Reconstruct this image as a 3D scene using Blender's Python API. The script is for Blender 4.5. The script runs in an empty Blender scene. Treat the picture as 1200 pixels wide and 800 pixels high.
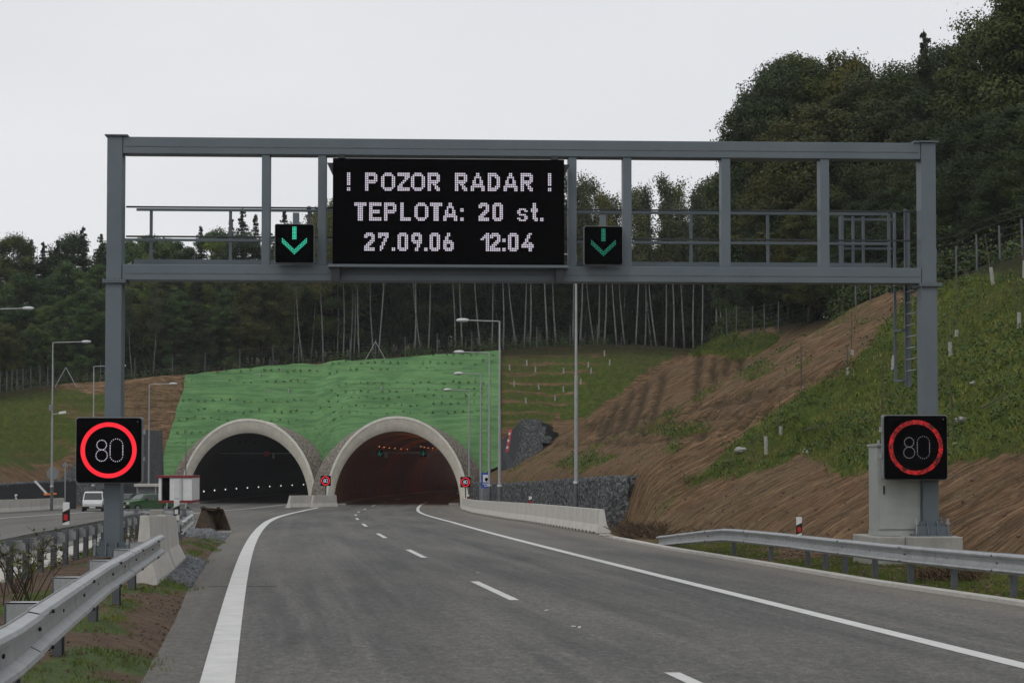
import bpy, math, random
import numpy as np
from mathutils import Vector, Matrix
random.seed(7); RNG = np.random.default_rng(11)
S = bpy.context.scene
COL = S.collection
rad = math.radians

# ------------------------------------------------------------------ camera, world, sun, exposure
F = 2100.0; PITCH = rad(1.9); CY = 475.0          # focal length in photo pixels, pitch, principal row
cam_d = bpy.data.cameras.new('camera'); cam = bpy.data.objects.new('camera', cam_d); COL.objects.link(cam)
cam.location = (0, 0, 0); cam.rotation_euler = (rad(90) + PITCH, 0, 0)
cam_d.sensor_width = 36; cam_d.lens = F / 1200 * 36
cam_d.shift_y = (CY - 400) / 1200
cam_d.clip_end = 20000; cam_d.clip_start = 0.1
S.camera = cam
W = bpy.data.worlds.new("World"); S.world = W; W.use_nodes = True
wn = W.node_tree; wn.nodes.clear()
SUN_EL, SUN_AZ = rad(48), rad(215)
sky = wn.nodes.new('ShaderNodeTexSky'); sky.sky_type = 'NISHITA'; sky.sun_disc = False
sky.sun_elevation = SUN_EL; sky.sun_rotation = SUN_AZ; sky.air_density = 1.0; sky.dust_density = 3.0
bg = wn.nodes.new('ShaderNodeBackground'); bg.inputs[1].default_value = 0.1
wo = wn.nodes.new('ShaderNodeOutputWorld')
tc = wn.nodes.new('ShaderNodeTexCoord'); mp = wn.nodes.new('ShaderNodeMapping'); mp.inputs['Scale'].default_value = (1.2, 1.2, 4.0)
nz = wn.nodes.new('ShaderNodeTexNoise'); nz.inputs['Scale'].default_value = 1.6; nz.inputs['Detail'].default_value = 5
cr = wn.nodes.new('ShaderNodeValToRGB')
cr.color_ramp.elements[0].position = .3; cr.color_ramp.elements[0].color = (.755, .775, .81, 1)
cr.color_ramp.elements[1].position = .7; cr.color_ramp.elements[1].color = (.845, .855, .872, 1)
mul = wn.nodes.new('ShaderNodeVectorMath'); mul.operation = 'SCALE'; mul.inputs['Scale'].default_value = 10.0
mx = wn.nodes.new('ShaderNodeMix'); mx.data_type = 'RGBA'; mx.inputs[0].default_value = .95   # overcast layer over the clear sky
L = wn.links.new
L(tc.outputs['Generated'], mp.inputs[0]); L(mp.outputs[0], nz.inputs['Vector']); L(nz.outputs[0], cr.inputs[0]); L(cr.outputs[0], mul.inputs[0])
L(sky.outputs[0], mx.inputs[6]); L(mul.outputs[0], mx.inputs[7]); L(mx.outputs[2], bg.inputs[0]); L(bg.outputs[0], wo.inputs[0])
sd = bpy.data.lights.new('sun', 'SUN'); sd.energy = 0.5; sd.angle = rad(25); sd.color = (1, .96, .9)
sun = bpy.data.objects.new('sun', sd); COL.objects.link(sun)
sdir = Vector((math.sin(SUN_AZ) * math.cos(SUN_EL), math.cos(SUN_AZ) * math.cos(SUN_EL), math.sin(SUN_EL)))
sun.rotation_euler = sdir.to_track_quat('Z', 'Y').to_euler()
S.view_settings.view_transform = 'Standard'; S.view_settings.look = 'None'; S.view_settings.gamma = 1
S.view_settings.use_curve_mapping = False; S.view_settings.exposure = 0.0
S.cycles.max_bounces = 6; S.cycles.diffuse_bounces = 3; S.cycles.volume_bounces = 0

# ------------------------------------------------------------------ survey helpers: photo pixel + real distance -> place
CT, ST = math.cos(PITCH), math.sin(PITCH)
def P(px, py, Y):
    u = (px - 600) / F; v = (CY - py) / F
    k = Y / (CT - v * ST)
    return Vector((u * k, Y, (ST + v * CT) * k))
def proj(x, Y, z):
    d = Y * CT + z * ST; up = -Y * ST + z * CT
    return 600 + F * x / d, CY - F * up / d

# ------------------------------------------------------------------ numpy noise
_T = np.random.default_rng(5).random((256, 256))
def vn(x, y):
    xi = np.floor(x).astype(int); yi = np.floor(y).astype(int); fx = x - xi; fy = y - yi
    fx = fx * fx * (3 - 2 * fx); fy = fy * fy * (3 - 2 * fy)
    a = _T[xi % 256, yi % 256]; b = _T[(xi + 1) % 256, yi % 256]; c = _T[xi % 256, (yi + 1) % 256]; d = _T[(xi + 1) % 256, (yi + 1) % 256]
    return (a * (1 - fx) + b * fx) * (1 - fy) + (c * (1 - fx) + d * fx) * fy
def fbm(x, y, o=4):
    s = 0; a = .5; t = 0
    for i in range(o):
        s = s + a * vn(x * 2 ** i + 17.3 * i, y * 2 ** i + 5.1 * i); t += a; a *= .5
    return s / t
def ss(a, b, x):
    t = np.clip((x - a) / (b - a), 0, 1); return t * t * (3 - 2 * t)

# ------------------------------------------------------------------ the survey: road profile and lines
_RY = [-3000, 95, 111, 129, 147, 165, 180, 200, 3000]
_RZ = [-2.02 + 31.5, -3.02, -3.25, -3.53, -3.79, -3.98, -4.03, -4.1, -4.1]
def R(Y): return np.interp(Y, _RY, _RZ)
def tab(Y, pts, pad=True):
    p = sorted(pts); xs = [a for a, b in p]; ys = [b for a, b in p]
    if pad:
        s0 = (ys[1] - ys[0]) / (xs[1] - xs[0]); s1 = (ys[-1] - ys[-2]) / (xs[-1] - xs[-2])
        xs = [xs[0] - 3000] + xs + [xs[-1] + 3000]; ys = [ys[0] - 3000 * s0] + ys + [ys[-1] + 3000 * s1]
    return np.interp(Y, xs, ys)
def smooth(pts, deg, lo, hi):
    p = np.array(sorted(pts)); c = np.polyfit(p[:, 0], p[:, 1], deg); ys = np.arange(lo, hi + 1, 1.0)
    return list(zip(ys, np.polyval(c, ys)))
_c = [(19.3, 1.75), (37.8, -.9), (56, -3.33), (74.7, -5.63), (92.7, -7.7), (110.7, -9.55), (128.7, -11.2), (146.7, -12.5), (164.7, -13.4), (182.7, -13.8), (200, -13.9), (240, -12.5)]
XC = smooth(_c, 4, 12, 240)
def xc(Y): return tab(Y, XC)
_l = [(19.1, -3.05), (35.9, -5.55), (46.5, -7.0), (55.7, -8.2), (76, -10.75), (94, -12.75), (110, -14.4), (130, -16.2), (150, -17.6), (165, -18.3), (180, -18.35), (240, -17.3)]
XLL = smooth(_l, 4, 12, 240)
def xll(Y): return tab(Y, XLL)
_r = [(20.1, 5.75), (46.5, 2.25), (58, .95), (69, -.2), (90, -2.45), (110, -4.6), (130, -6.5), (150, -8.0), (165, -8.7), (180, -9.0), (240, -8)]
XRL = smooth(_r, 4, 12, 240)
def xrl(Y): return tab(Y, XRL)
EDGE_R = [(18, 10.3), (30.3, 8.4), (36.8, 7.25), (44.5, 6.3), (56, 4.75), (66, 3.75), (72, 3.45), (85, 2.1), (105, -.3), (135, -3.0), (160, -4.5), (178, -5.2), (240, -4)]
def edge_r(Y): return tab(Y, EDGE_R)
EDGE_L = [(18.4, -3.75), (26.3, -4.9), (35.6, -6.35), (43.2, -7.45), (52.9, -8.8), (68, -10.8)]
def edge_l(Y): return tab(Y, EDGE_L)
def gut(Y): return tab(Y, [(36.8, -10.5), (58, -13.3)])
FOOT_R = [(-60, 26), (0, 18.0), (28, 12.2), (43, 11.6), (56, 8.2), (66, 6.4), (78, 5.3), (105, 2.5), (125, .7), (150, -1.5), (185, -3.6)]
def foot_r(Y): return tab(Y, FOOT_R)
def foot_l(Y): return xc(Y) - 31.0
K_R = .56

def natural(x, Y):
    z = 9.1 + .034 * (Y - 80) + .088 * np.minimum(x, 0) + .05 * np.maximum(x - 23, 0)
    z = z + .05 * np.maximum(Y - 206, 0) - .05 * np.maximum(Y - 420, 0)
    z = np.minimum(z, 34 + .004 * Y)
    z = z - ss(-110, -300, x) * 0
    return np.maximum(z, 2.5 + 0 * x) + (fbm(x * .08, Y * .08) - .5) * 1.4
def terr(x, Y):
    x = np.asarray(x, float); Y = np.asarray(Y, float)
    r = R(Y); er = edge_r(Y); fr = foot_r(Y)
    z = r - .3 + 0 * x
    vr = ss(-.05, .35, x - er)
    z = z + vr * (.27 + .05 * np.clip(x - er, 0, 4))
    el = xc(Y) - 27.4
    z = z + ss(.05, -.4, x - el) * .3
    d = x - fr
    st = ss(71, 79, Y)
    zr = r + .1 + np.clip(d, -.3, 99) * K_R + st * 2.1 * ss(-.6, .5, d) + ss(-.5, 1.2, d) * .25
    zr = np.where(d > -.6, zr, -99)
    # bulge of the spur and erosion relief
    rel = (fbm(x * .25 + 9, Y * .25) - .5) * .9 * ss(1, 6, d) * ss(40, 60, Y) + (fbm(x * .12, Y * 1.1 + 3) - .5) * .45 * ss(.5, 3, d)
    rel = rel + (fbm(x * 1.3, Y * 1.3) - .5) * .16 * ss(-.2, 1, d)
    zr = zr + rel
    zr = zr + 1.4 * np.exp(-((Y - 150) / 16) ** 2) * ss(5, 14, d) * ss(32, 20, d)
    bowl = 1.9 * ss(98, 137, Y) * (1 - ss(140, 154, Y)) * ss(3, 9, d) * ss(36, 27, d)
    zr = zr - bowl
    face = ss(139, 142, Y) * ss(155, 151, Y) * ss(5, 8, d) * ss(30, 25, d)
    zr = zr - face * .0 * np.exp(-(((x + .25 * np.sin(Y)) % 2.6 - 1.3) / .42) ** 2)
    rill = 0 * np.exp(-((((Y - 118) % 7.0) - 3.5) / 1.1) ** 2) * ss(118, 126, Y) * ss(172, 160, Y) * ss(9, 12, d) * ss(21, 17, d)
    zr = zr - 1.1 * rill
    lf = ss(-17.2, -22.2, x); sp = (Y - (185 + 5 * lf)) * (1 + .36 * lf)
    zp = r + sp * .95 + (fbm(x * .2, Y * .3) - .5) * .8 * ss(1, 6, sp)
    off = (x > -1.0) | (x < -38.5)
    zp = zp + np.where(off, .22 * (np.abs((((sp + .5 * fbm(x * .4, Y * .4)) * 1.0) % 1.15) - .57) * 1.6 - .47) * ss(2, 5, sp), 0) + (fbm(x * 1.1, Y * 1.1 + 40) - .5) * .12
    dl = foot_l(Y) - x
    zl = np.where(dl > -.6, r + .05 + np.clip(dl, -.3, 99) * .6 + (fbm(x * .2 + 50, Y * .2) - .5) * 1.2 * ss(1, 6, dl) + (fbm(x * 1.2, Y * 1.2) - .5) * .15, -99)
    return np.minimum(natural(x, Y) + (fbm(x * .9, Y * .9) - .5) * .15, np.maximum(np.maximum(z, zr), np.maximum(zp, zl)))
def T1(x, Y): return float(terr(np.array([x]), np.array([Y]))[0])
_YS = np.arange(20, 330, .15)
def hit(px, py):
    """where the sight line of a surveyed photo point meets the terrain"""
    u = (px - 600) / F; v = (CY - py) / F
    k = _YS / (CT - v * ST); x = u * k; z = (ST + v * CT) * k
    b = np.nonzero(terr(x, _YS) > z)[0]
    i = b[0] if len(b) else len(_YS) - 1
    return Vector((float(x[i]), float(_YS[i]), T1(float(x[i]), float(_YS[i]))))
def road_hit(px, py):
    u = (px - 600) / F; v = (CY - py) / F
    ys = np.arange(8, 260, .05); k = ys / (CT - v * ST); z = (ST + v * CT) * k
    b = np.nonzero(R(ys) > z)[0]; i = b[0] if len(b) else -1
    return Vector((float(u * k[i]), float(ys[i]), float(R(ys[i]))))

# ------------------------------------------------------------------ mesh helpers
class MB:
    def __init__(s): s.v = []; s.f = []
    def add(s, vs, fs):
        o = len(s.v); s.v += [tuple(v) for v in vs]; s.f += [tuple(i + o for i in f) for f in fs]; return s
    def box(s, c, d, rz=0, ry=0, rx=0):
        m = Matrix.Rotation(rz, 3, 'Z') @ Matrix.Rotation(ry, 3, 'Y') @ Matrix.Rotation(rx, 3, 'X')
        c = Vector(c); h = [q / 2 for q in d]
        vs = [c + m @ Vector((i * h[0], j * h[1], k * h[2])) for i in (-1, 1) for j in (-1, 1) for k in (-1, 1)]
        return s.add(vs, [(0, 1, 3, 2), (4, 6, 7, 5), (0, 4, 5, 1), (2, 3, 7, 6), (0, 2, 6, 4), (1, 5, 7, 3)])
    def bx(s, x0, x1, y0, y1, z0, z1): return s.box(((x0 + x1) / 2, (y0 + y1) / 2, (z0 + z1) / 2), (x1 - x0, y1 - y0, z1 - z0))
    def cyl(s, a, b, r0, r1=None, n=8, cap=True):
        a = Vector(a); b = Vector(b); r1 = r0 if r1 is None else r1
        d = (b - a).normalized(); q = d.to_track_quat('Z', 'Y').to_matrix()
        vs = []
        for p, r in ((a, r0), (b, r1)):
            vs += [p + q @ Vector((r * math.cos(2 * math.pi * i / n), r * math.sin(2 * math.pi * i / n), 0)) for i in range(n)]
        fs = [(i, (i + 1) % n, n + (i + 1) % n, n + i) for i in range(n)]
        if cap: fs += [tuple(range(n - 1, -1, -1)), tuple(range(n, 2 * n))]
        return s.add(vs, fs)
    def tube(s, pts, rs, n=6):
        pts = [Vector(p) for p in pts]
        if not isinstance(rs, (list, tuple)): rs = [rs] * len(pts)
        vs = []; m = len(pts)
        for i, p in enumerate(pts):
            d = (pts[min(i + 1, m - 1)] - pts[max(i - 1, 0)]).normalized(); q = d.to_track_quat('Z', 'Y').to_matrix()
            vs += [p + q @ Vector((rs[i] * math.cos(2 * math.pi * k / n), rs[i] * math.sin(2 * math.pi * k / n), 0)) for k in range(n)]
        fs = [(i * n + k, i * n + (k + 1) % n, (i + 1) * n + (k + 1) % n, (i + 1) * n + k) for i in range(m - 1) for k in range(n)]
        fs += [tuple(range(n - 1, -1, -1)), tuple(range((m - 1) * n, m * n))]
        return s.add(vs, fs)
    def prism(s, poly, f0, f1):
        """poly: 2-D points, f0 / f1 map a 2-D point to the two end positions"""
        n = len(poly); vs = [f0(p) for p in poly] + [f1(p) for p in poly]
        return s.add(vs, [tuple(range(n)), tuple(range(2 * n - 1, n - 1, -1))] + [(i, n + i, n + (i + 1) % n, (i + 1) % n) for i in range(n)])
    def sweep(s, prof, frames, closed=True, cap=True):
        """prof 2-D points, frames: functions mapping 2-D -> 3-D"""
        n = len(prof); vs = []
        for fr in frames: vs += [fr(p) for p in prof]
        fs = []; m = n if closed else n - 1
        for j in range(len(frames) - 1):
            for i in range(m): fs.append((j * n + i, (j + 1) * n + i, (j + 1) * n + (i + 1) % n, j * n + (i + 1) % n))
        if cap and closed: fs += [tuple(range(n)), tuple(range(len(frames) * n - 1, (len(frames) - 1) * n - 1, -1))]
        return s.add(vs, fs)
    def ball(s, c, r, sc=(1, 1, 1), n=10, m=6, rz=0, jit=0):
        c = Vector(c); rot = Matrix.Rotation(rz, 3, 'Z'); vs = []
        for j in range(m + 1):
            for i in range(n):
                a = math.pi * j / m; b = 2 * math.pi * i / n; q = r * (1 + random.uniform(-jit, jit))
                vs.append(c + rot @ Vector((q * sc[0] * math.sin(a) * math.cos(b), q * sc[1] * math.sin(a) * math.sin(b), q * sc[2] * math.cos(a))))
        return s.add(vs, [(j * n + i, (j + 1) * n + i, (j + 1) * n + (i + 1) % n, j * n + (i + 1) % n) for j in range(m) for i in range(n)])
    def data(s, name):
        me = bpy.data.meshes.new(name); me.from_pydata(s.v, [], s.f); me.update(); return me
    def build(s, name, mat, parent=None, sm=False, bevel=0, kind=None):
        me = s.data(name); o = bpy.data.objects.new(name, me); COL.objects.link(o); me.materials.append(mat)
        import bmesh
        b = bmesh.new(); b.from_mesh(me); bmesh.ops.recalc_face_normals(b, faces=b.faces); b.to_mesh(me); b.free()
        if sm:
            me.polygons.foreach_set('use_smooth', [True] * len(me.polygons))
            try: me.set_sharp_from_angle(angle=rad(40))
            except Exception: pass
        if bevel:
            m = o.modifiers.new('bevel', 'BEVEL'); m.width = bevel; m.segments = 2; m.limit_method = 'ANGLE'
        if parent: o.parent = parent
        if kind: o['kind'] = kind
        return o
def np_mesh(name, V, Fa, mat, parent=None, attrs=None, kind=None, sm=False, link=True):
    V = np.asarray(V, np.float32); Fa = np.asarray(Fa, np.int32); k = Fa.shape[1]
    me = bpy.data.meshes.new(name); me.vertices.add(len(V)); me.vertices.foreach_set('co', V.ravel())
    me.loops.add(Fa.size); me.loops.foreach_set('vertex_index', Fa.ravel())
    me.polygons.add(len(Fa)); me.polygons.foreach_set('loop_start', np.arange(0, Fa.size, k, dtype=np.int32))
    if sm: me.polygons.foreach_set('use_smooth', np.ones(len(Fa), bool))
    me.update(calc_edges=True); me.materials.append(mat)
    for an, av in (attrs or {}).items():
        a = me.attributes.new(an, 'FLOAT', 'POINT'); a.data.foreach_set('value', np.asarray(av, np.float32))
    if not link: return me
    o = bpy.data.objects.new(name, me); COL.objects.link(o)
    if parent: o.parent = parent
    if kind: o['kind'] = kind
    return o
def grid_faces(nx, ny):
    i = np.arange(nx * ny).reshape(ny, nx)
    return np.stack([i[:-1, :-1], i[:-1, 1:], i[1:, 1:], i[1:, :-1]], -1).reshape(-1, 4)
def tag(o, label=None, cat=None, group=None, kind=None):
    if label: o['label'] = label
    if cat: o['category'] = cat
    if group: o['group'] = group
    if kind: o['kind'] = kind
    return o
def empty(name, loc=(0, 0, 0), rz=0, label=None, cat=None, group=None):
    o = bpy.data.objects.new(name, None); COL.objects.link(o); o.location = loc; o.rotation_euler = (0, 0, rz)
    o.empty_display_size = .3
    return tag(o, label, cat, group)
def copy_tree(o, parent=None):
    c = o.copy(); COL.objects.link(c)
    if parent: c.parent = parent
    for ch in list(o.children): copy_tree(ch, c)
    return c
ORD = ['first', 'second', 'third', 'fourth', 'fifth', 'sixth', 'seventh', 'eighth', 'ninth', 'tenth', 'eleventh', 'twelfth', 'thirteenth', 'fourteenth', 'fifteenth', 'sixteenth', 'seventeenth', 'eighteenth', 'nineteenth', 'twentieth']
def ordn(i):
    if i < 20: return ORD[i]
    t = ['twenty', 'thirty', 'forty', 'fifty', 'sixty', 'seventy', 'eighty', 'ninety'][(i + 1) // 10 - 2]
    r = (i + 1) % 10
    return (t[:-1] + 'ieth') if r == 0 else t + '-' + ORD[r - 1]

# ------------------------------------------------------------------ materials
def quadn(C, s, Nn, rng, mixn=.55, asp=.8):
    n = len(C); a = Nn + rng.normal(size=(n, 3)) * mixn; a /= np.linalg.norm(a, axis=1)[:, None] + 1e-9
    t = rng.normal(size=(n, 3)); u = np.cross(a, t); u /= np.linalg.norm(u, axis=1)[:, None] + 1e-9; v = np.cross(a, u)
    s = np.broadcast_to(s, (n,))[:, None]
    return np.stack([C - u * s, C - v * s * asp, C + u * s, C + v * s * asp], 1).reshape(-1, 3), np.arange(4 * n).reshape(n, 4)
class N:
    def __init__(s, name):
        s.m = bpy.data.materials.new(name); s.m.use_nodes = True; s.t = s.m.node_tree; s.b = s.t.nodes['Principled BSDF']
        s.co = s.t.nodes.new('ShaderNodeTexCoord')
    def n(s, t, **k):
        o = s.t.nodes.new(t)
        for a, b in k.items(): setattr(o, a, b)
        return o
    def l(s, a, b): s.t.links.new(a, b)
    def noise(s, scale, detail=4, rough=.6, vec=None, sc=None, coord='Object', dist=0):
        n = s.n('ShaderNodeTexNoise'); n.inputs['Scale'].default_value = scale; n.inputs['Detail'].default_value = detail
        n.inputs['Roughness'].default_value = rough; n.inputs['Distortion'].default_value = dist
        v = vec or s.co.outputs[coord]
        if sc:
            m = s.n('ShaderNodeMapping'); m.inputs['Scale'].default_value = sc; s.l(v, m.inputs[0]); v = m.outputs[0]
        s.l(v, n.inputs['Vector']); return n.outputs[0]
    def voro(s, scale, feature='F1', out=0, sc=None):
        n = s.n('ShaderNodeTexVoronoi', feature=feature); n.inputs['Scale'].default_value = scale
        v = s.co.outputs['Object']
        if sc:
            m = s.n('ShaderNodeMapping'); m.inputs['Scale'].default_value = sc; s.l(v, m.inputs[0]); v = m.outputs[0]
        s.l(v, n.inputs['Vector']); return n.outputs[out]
    def ramp(s, fac, stops):
        r = s.n('ShaderNodeValToRGB'); e = r.color_ramp.elements
        while len(e) < len(stops): e.new(.5)
        for i, (p, c) in enumerate(stops): e[i].position = p; e[i].color = (*c, 1) if len(c) == 3 else c
        s.l(fac, r.inputs[0]); return r.outputs[0]
    def math(s, op, a, b=0, clamp=False):
        m = s.n('ShaderNodeMath', operation=op); m.use_clamp = clamp
        for i, q in enumerate((a, b)):
            if isinstance(q, (int, float)): m.inputs[i].default_value = q
            else: s.l(q, m.inputs[i])
        return m.outputs[0]
    def mix(s, fac, a, b, mode='MIX'):
        m = s.n('ShaderNodeMix', data_type='RGBA', blend_type=mode)
        for i, q in ((0, fac), (6, a), (7, b)):
            if isinstance(q, (int, float)): m.inputs[i].default_value = q
            elif isinstance(q, tuple): m.inputs[i].default_value = (*q, 1)
            else: s.l(q, m.inputs[i])
        return m.outputs[2]
    def attr(s, name):
        a = s.n('ShaderNodeAttribute'); a.attribute_name = name; return a.outputs['Fac']
    def col(s, c):
        if isinstance(c, tuple): s.b.inputs['Base Color'].default_value = (*c, 1)
        else: s.l(c, s.b.inputs['Base Color'])
        return s
    def bump(s, h, strength=.3, dist=.05):
        b = s.n('ShaderNodeBump'); b.inputs['Strength'].default_value = strength; b.inputs['Distance'].default_value = dist
        s.l(h, b.inputs['Height']); s.l(b.outputs[0], s.b.inputs['Normal']); return s
    def set(s, **k):
        for a, b in k.items(): s.b.inputs[a.replace('_', ' ')].default_value = b
        return s
def simple(name, c, rough=.6, metal=0, var=.15, scale=3, bump=0, bs=40, spec=.4):
    n = N(name); a = n.noise(scale, 5)
    lo = tuple(x * (1 - var) for x in c); hi = tuple(min(1, x * (1 + var)) for x in c)
    n.col(n.ramp(a, [(.3, lo), (.7, hi)])); n.set(Roughness=rough, Metallic=metal); n.b.inputs['Specular IOR Level'].default_value = spec
    if bump: n.bump(n.noise(bs, 4), bump, .02)
    return n.m
def emis(name, c, st=1.0):
    n = N(name); n.set(Roughness=.5); n.col((.01, .01, .01)); n.b.inputs['Emission Color'].default_value = (*c, 1); n.b.inputs['Emission Strength'].default_value = st
    return n.m
M = {}
def mat_paint():
    n = N('gantry_paint'); a = n.noise(.9, 5, .7); f = n.noise(60, 2, sc=(1, 1, .12))
    c = n.ramp(a, [(.25, (.105, .132, .15)), (.75, (.14, .17, .19))])
    c = n.mix(n.ramp(f, [(.45, (0, 0, 0)), (.8, (.35, .35, .35))]), c, (.12, .14, .16))
    n.col(c); n.set(Roughness=.5, Metallic=.15); n.bump(f, .08, .003); return n.m
M['paint'] = mat_paint()
M['paint_dark'] = simple('dark_steel', (.028, .032, .036), .5)
def mat_galv():
    n = N('galvanised_steel'); v = n.voro(55, out=0); a = n.noise(2.5, 6, .7); st = n.noise(7, 4, sc=(1, 1, .15))
    c = n.ramp(a, [(.25, (.27, .285, .295)), (.75, (.42, .435, .445))])
    c = n.mix(n.ramp(st, [(.5, (0, 0, 0)), (.75, (.6, .6, .6))]), c, (.15, .145, .13))
    c = n.mix(.18, c, n.ramp(v, [(0, (.2, .2, .2)), (.6, (.5, .5, .5))]))
    n.col(c); n.set(Roughness=.45, Metallic=.3); return n.m
M['galv'] = mat_galv()
M['galv_dark'] = simple('weathered_zinc_post', (.12, .13, .14), .6, .3, .3)
def mat_conc(name, c=(.36, .35, .32), st=.5):
    n = N(name); a = n.noise(1.3, 6, .65); b = n.noise(9, 5, .7); s = n.noise(3.5, 4, sc=(1.2, 1.2, .18))
    k = n.ramp(a, [(.25, tuple(x * .75 for x in c)), (.75, tuple(x * 1.18 for x in c))])
    k = n.mix(n.ramp(s, [(.45, (0, 0, 0)), (.8, (st, st, st))]), k, tuple(x * .5 for x in c))
    k = n.mix(.25, k, n.ramp(b, [(.3, tuple(x * .6 for x in c)), (.7, tuple(x * 1.3 for x in c))]))
    n.col(k); n.set(Roughness=.88); n.bump(b, .25, .01); return n.m
M['conc'] = mat_conc('concrete'); M['conc_light'] = mat_conc('pale_concrete', (.5, .48, .44), .3)
M['conc_portal'] = mat_conc('portal_concrete', (.7, .66, .57), .08)
M['conc_rim'] = mat_conc('portal_rim_concrete', (.78, .76, .68), .1)
M['black'] = simple('black_panel', (.0025, .0025, .003), .95, spec=.03)
M['black_rubber'] = simple('black_rubber', (.012, .012, .012), .8)
M['grey_case'] = simple('grey_housing', (.2, .21, .22), .5)
M['cab'] = simple('cabinet_paint', (.34, .36, .335), .5, 0, .08)
M['white'] = simple('white_plastic', (.7, .7, .7), .5, 0, .08)
M['white_paint'] = simple('white_lacquer', (.62, .63, .63), .3, 0, .06)
M['red'] = simple('red_reflector', (.5, .02, .02), .4)
M['redpaint'] = simple('dark_red_paint', (.2, .025, .03), .5)
M['blue'] = simple('blue_sign_face', (.01, .07, .38), .5)
M['led_white'] = emis('lit_white_led', (.72, .66, .78), 1.0)
M['led_red'] = emis('lit_red_led', (1, .012, .03), 1.05)
M['led_red_dim'] = emis('lit_red_led_off_axis', (.75, .008, .012), .85)
_n = M['led_red_dim'].node_tree; _c = _n.nodes.new('ShaderNodeTexCoord'); _z = _n.nodes.new('ShaderNodeTexNoise'); _z.inputs['Scale'].default_value = 9; _z.inputs['Detail'].default_value = 3
_m = _n.nodes.new('ShaderNodeMapRange'); _m.inputs[1].default_value = .35; _m.inputs[2].default_value = .68; _m.inputs[3].default_value = .06; _m.inputs[4].default_value = .75
_n.links.new(_c.outputs['Object'], _z.inputs['Vector']); _n.links.new(_z.outputs[0], _m.inputs[0]); _n.links.new(_m.outputs[0], _n.nodes['Principled BSDF'].inputs['Emission Strength'])
M['led_white_dim'] = emis('lit_white_led_off_axis', (.7, .68, .75), .3)
M['led_green'] = emis('lit_green_led', (.05, .8, .52), 1.15)
M['led_green_dim'] = emis('lit_green_led_off_axis', (.02, .42, .26), .62)
M['lamp_glass'] = simple('lamp_housing', (.6, .61, .62), .35)
M['lamp_tunnel'] = emis('lit_sodium_lamp', (1, .36, .12), 1.6)
M['reflect'] = emis('glowing_reflector', (1, .98, .95), 1.0)  # wall reflectors: their shine is put in as emission, no lamp there
M['glass'] = simple('dark_car_glass', (.02, .025, .028), .1, 0, .1, spec=.8)
M['rust'] = simple('rusty_steel', (.045, .028, .017), .8, .2, .6, 4, .4, 20)
M['stake'] = simple('grey_timber_stake', (.09, .075, .055), .85)
M['guard'] = simple('white_tree_guard', (.34, .335, .31), .7)
M['green_car'] = simple('green_car_paint', (.06, .13, .06), .3, .1, .05)
M['dark_car'] = simple('dark_blue_car_paint', (.02, .025, .035), .35)
M['orange'] = simple('orange_plastic', (.75, .2, .03), .5)
def mat_line():
    n = N('road_marking_paint'); a = n.noise(2, 5, .7); b = n.noise(28, 4, .8)
    c = n.ramp(a, [(.25, (.5, .5, .48)), (.7, (.66, .66, .64))])
    c = n.mix(n.ramp(b, [(.55, (0, 0, 0)), (.75, (.55, .55, .55))]), c, (.2, .2, .19))
    n.col(c); n.set(Roughness=.75); n.bump(b, .2, .004); return n.m
M['line'] = mat_line()
def mat_asphalt():
    n = N('asphalt'); uv = n.n('ShaderNodeUVMap').outputs[0]
    a = n.noise(1, 6, .7, vec=uv, sc=(1.1, .03, 1)); b = n.noise(1, 5, .6, vec=uv, sc=(.3, .05, 1)); cr = n.noise(1, 5, .7, vec=uv, sc=(.15, 1.3, 1))
    g = n.noise(38, 3, .85); g2 = n.noise(7, 5, .8, sc=(1, .6, 1)); g3 = n.noise(14, 3, .8, sc=(1, .5, 1))
    c = n.ramp(a, [(.34, (.038, .038, .037)), (.5, (.069, .068, .066)), (.66, (.125, .12, .11))])
    c = n.mix(n.ramp(b, [(.42, (0, 0, 0)), (.62, (.8, .8, .8))]), c, (.13, .124, .112))
    c = n.mix(n.ramp(cr, [(.5, (0, 0, 0)), (.75, (.35, .35, .35))]), c, (.045, .045, .046))
    for q, k in ((g, .75), (g3, .55), (g2, .4)):
        c = n.mix(k, c, n.mix(1.0, c, n.ramp(q, [(.32, (.35, .35, .35)), (.5, (.95, .95, .95)), (.68, (1.9, 1.87, 1.8))]), 'MULTIPLY'))
    c = n.mix(n.math('MULTIPLY', n.attr('dust'), n.ramp(g2, [(.3, (.25, .25, .25)), (.7, (.95, .95, .95))])), c, (.19, .165, .13))
    c = n.mix(n.attr('spot'), c, (.03, .029, .028))
    n.col(c); n.set(Roughness=.82); n.bump(g, .4, .006); return n.m
M['asphalt'] = mat_asphalt()
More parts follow.
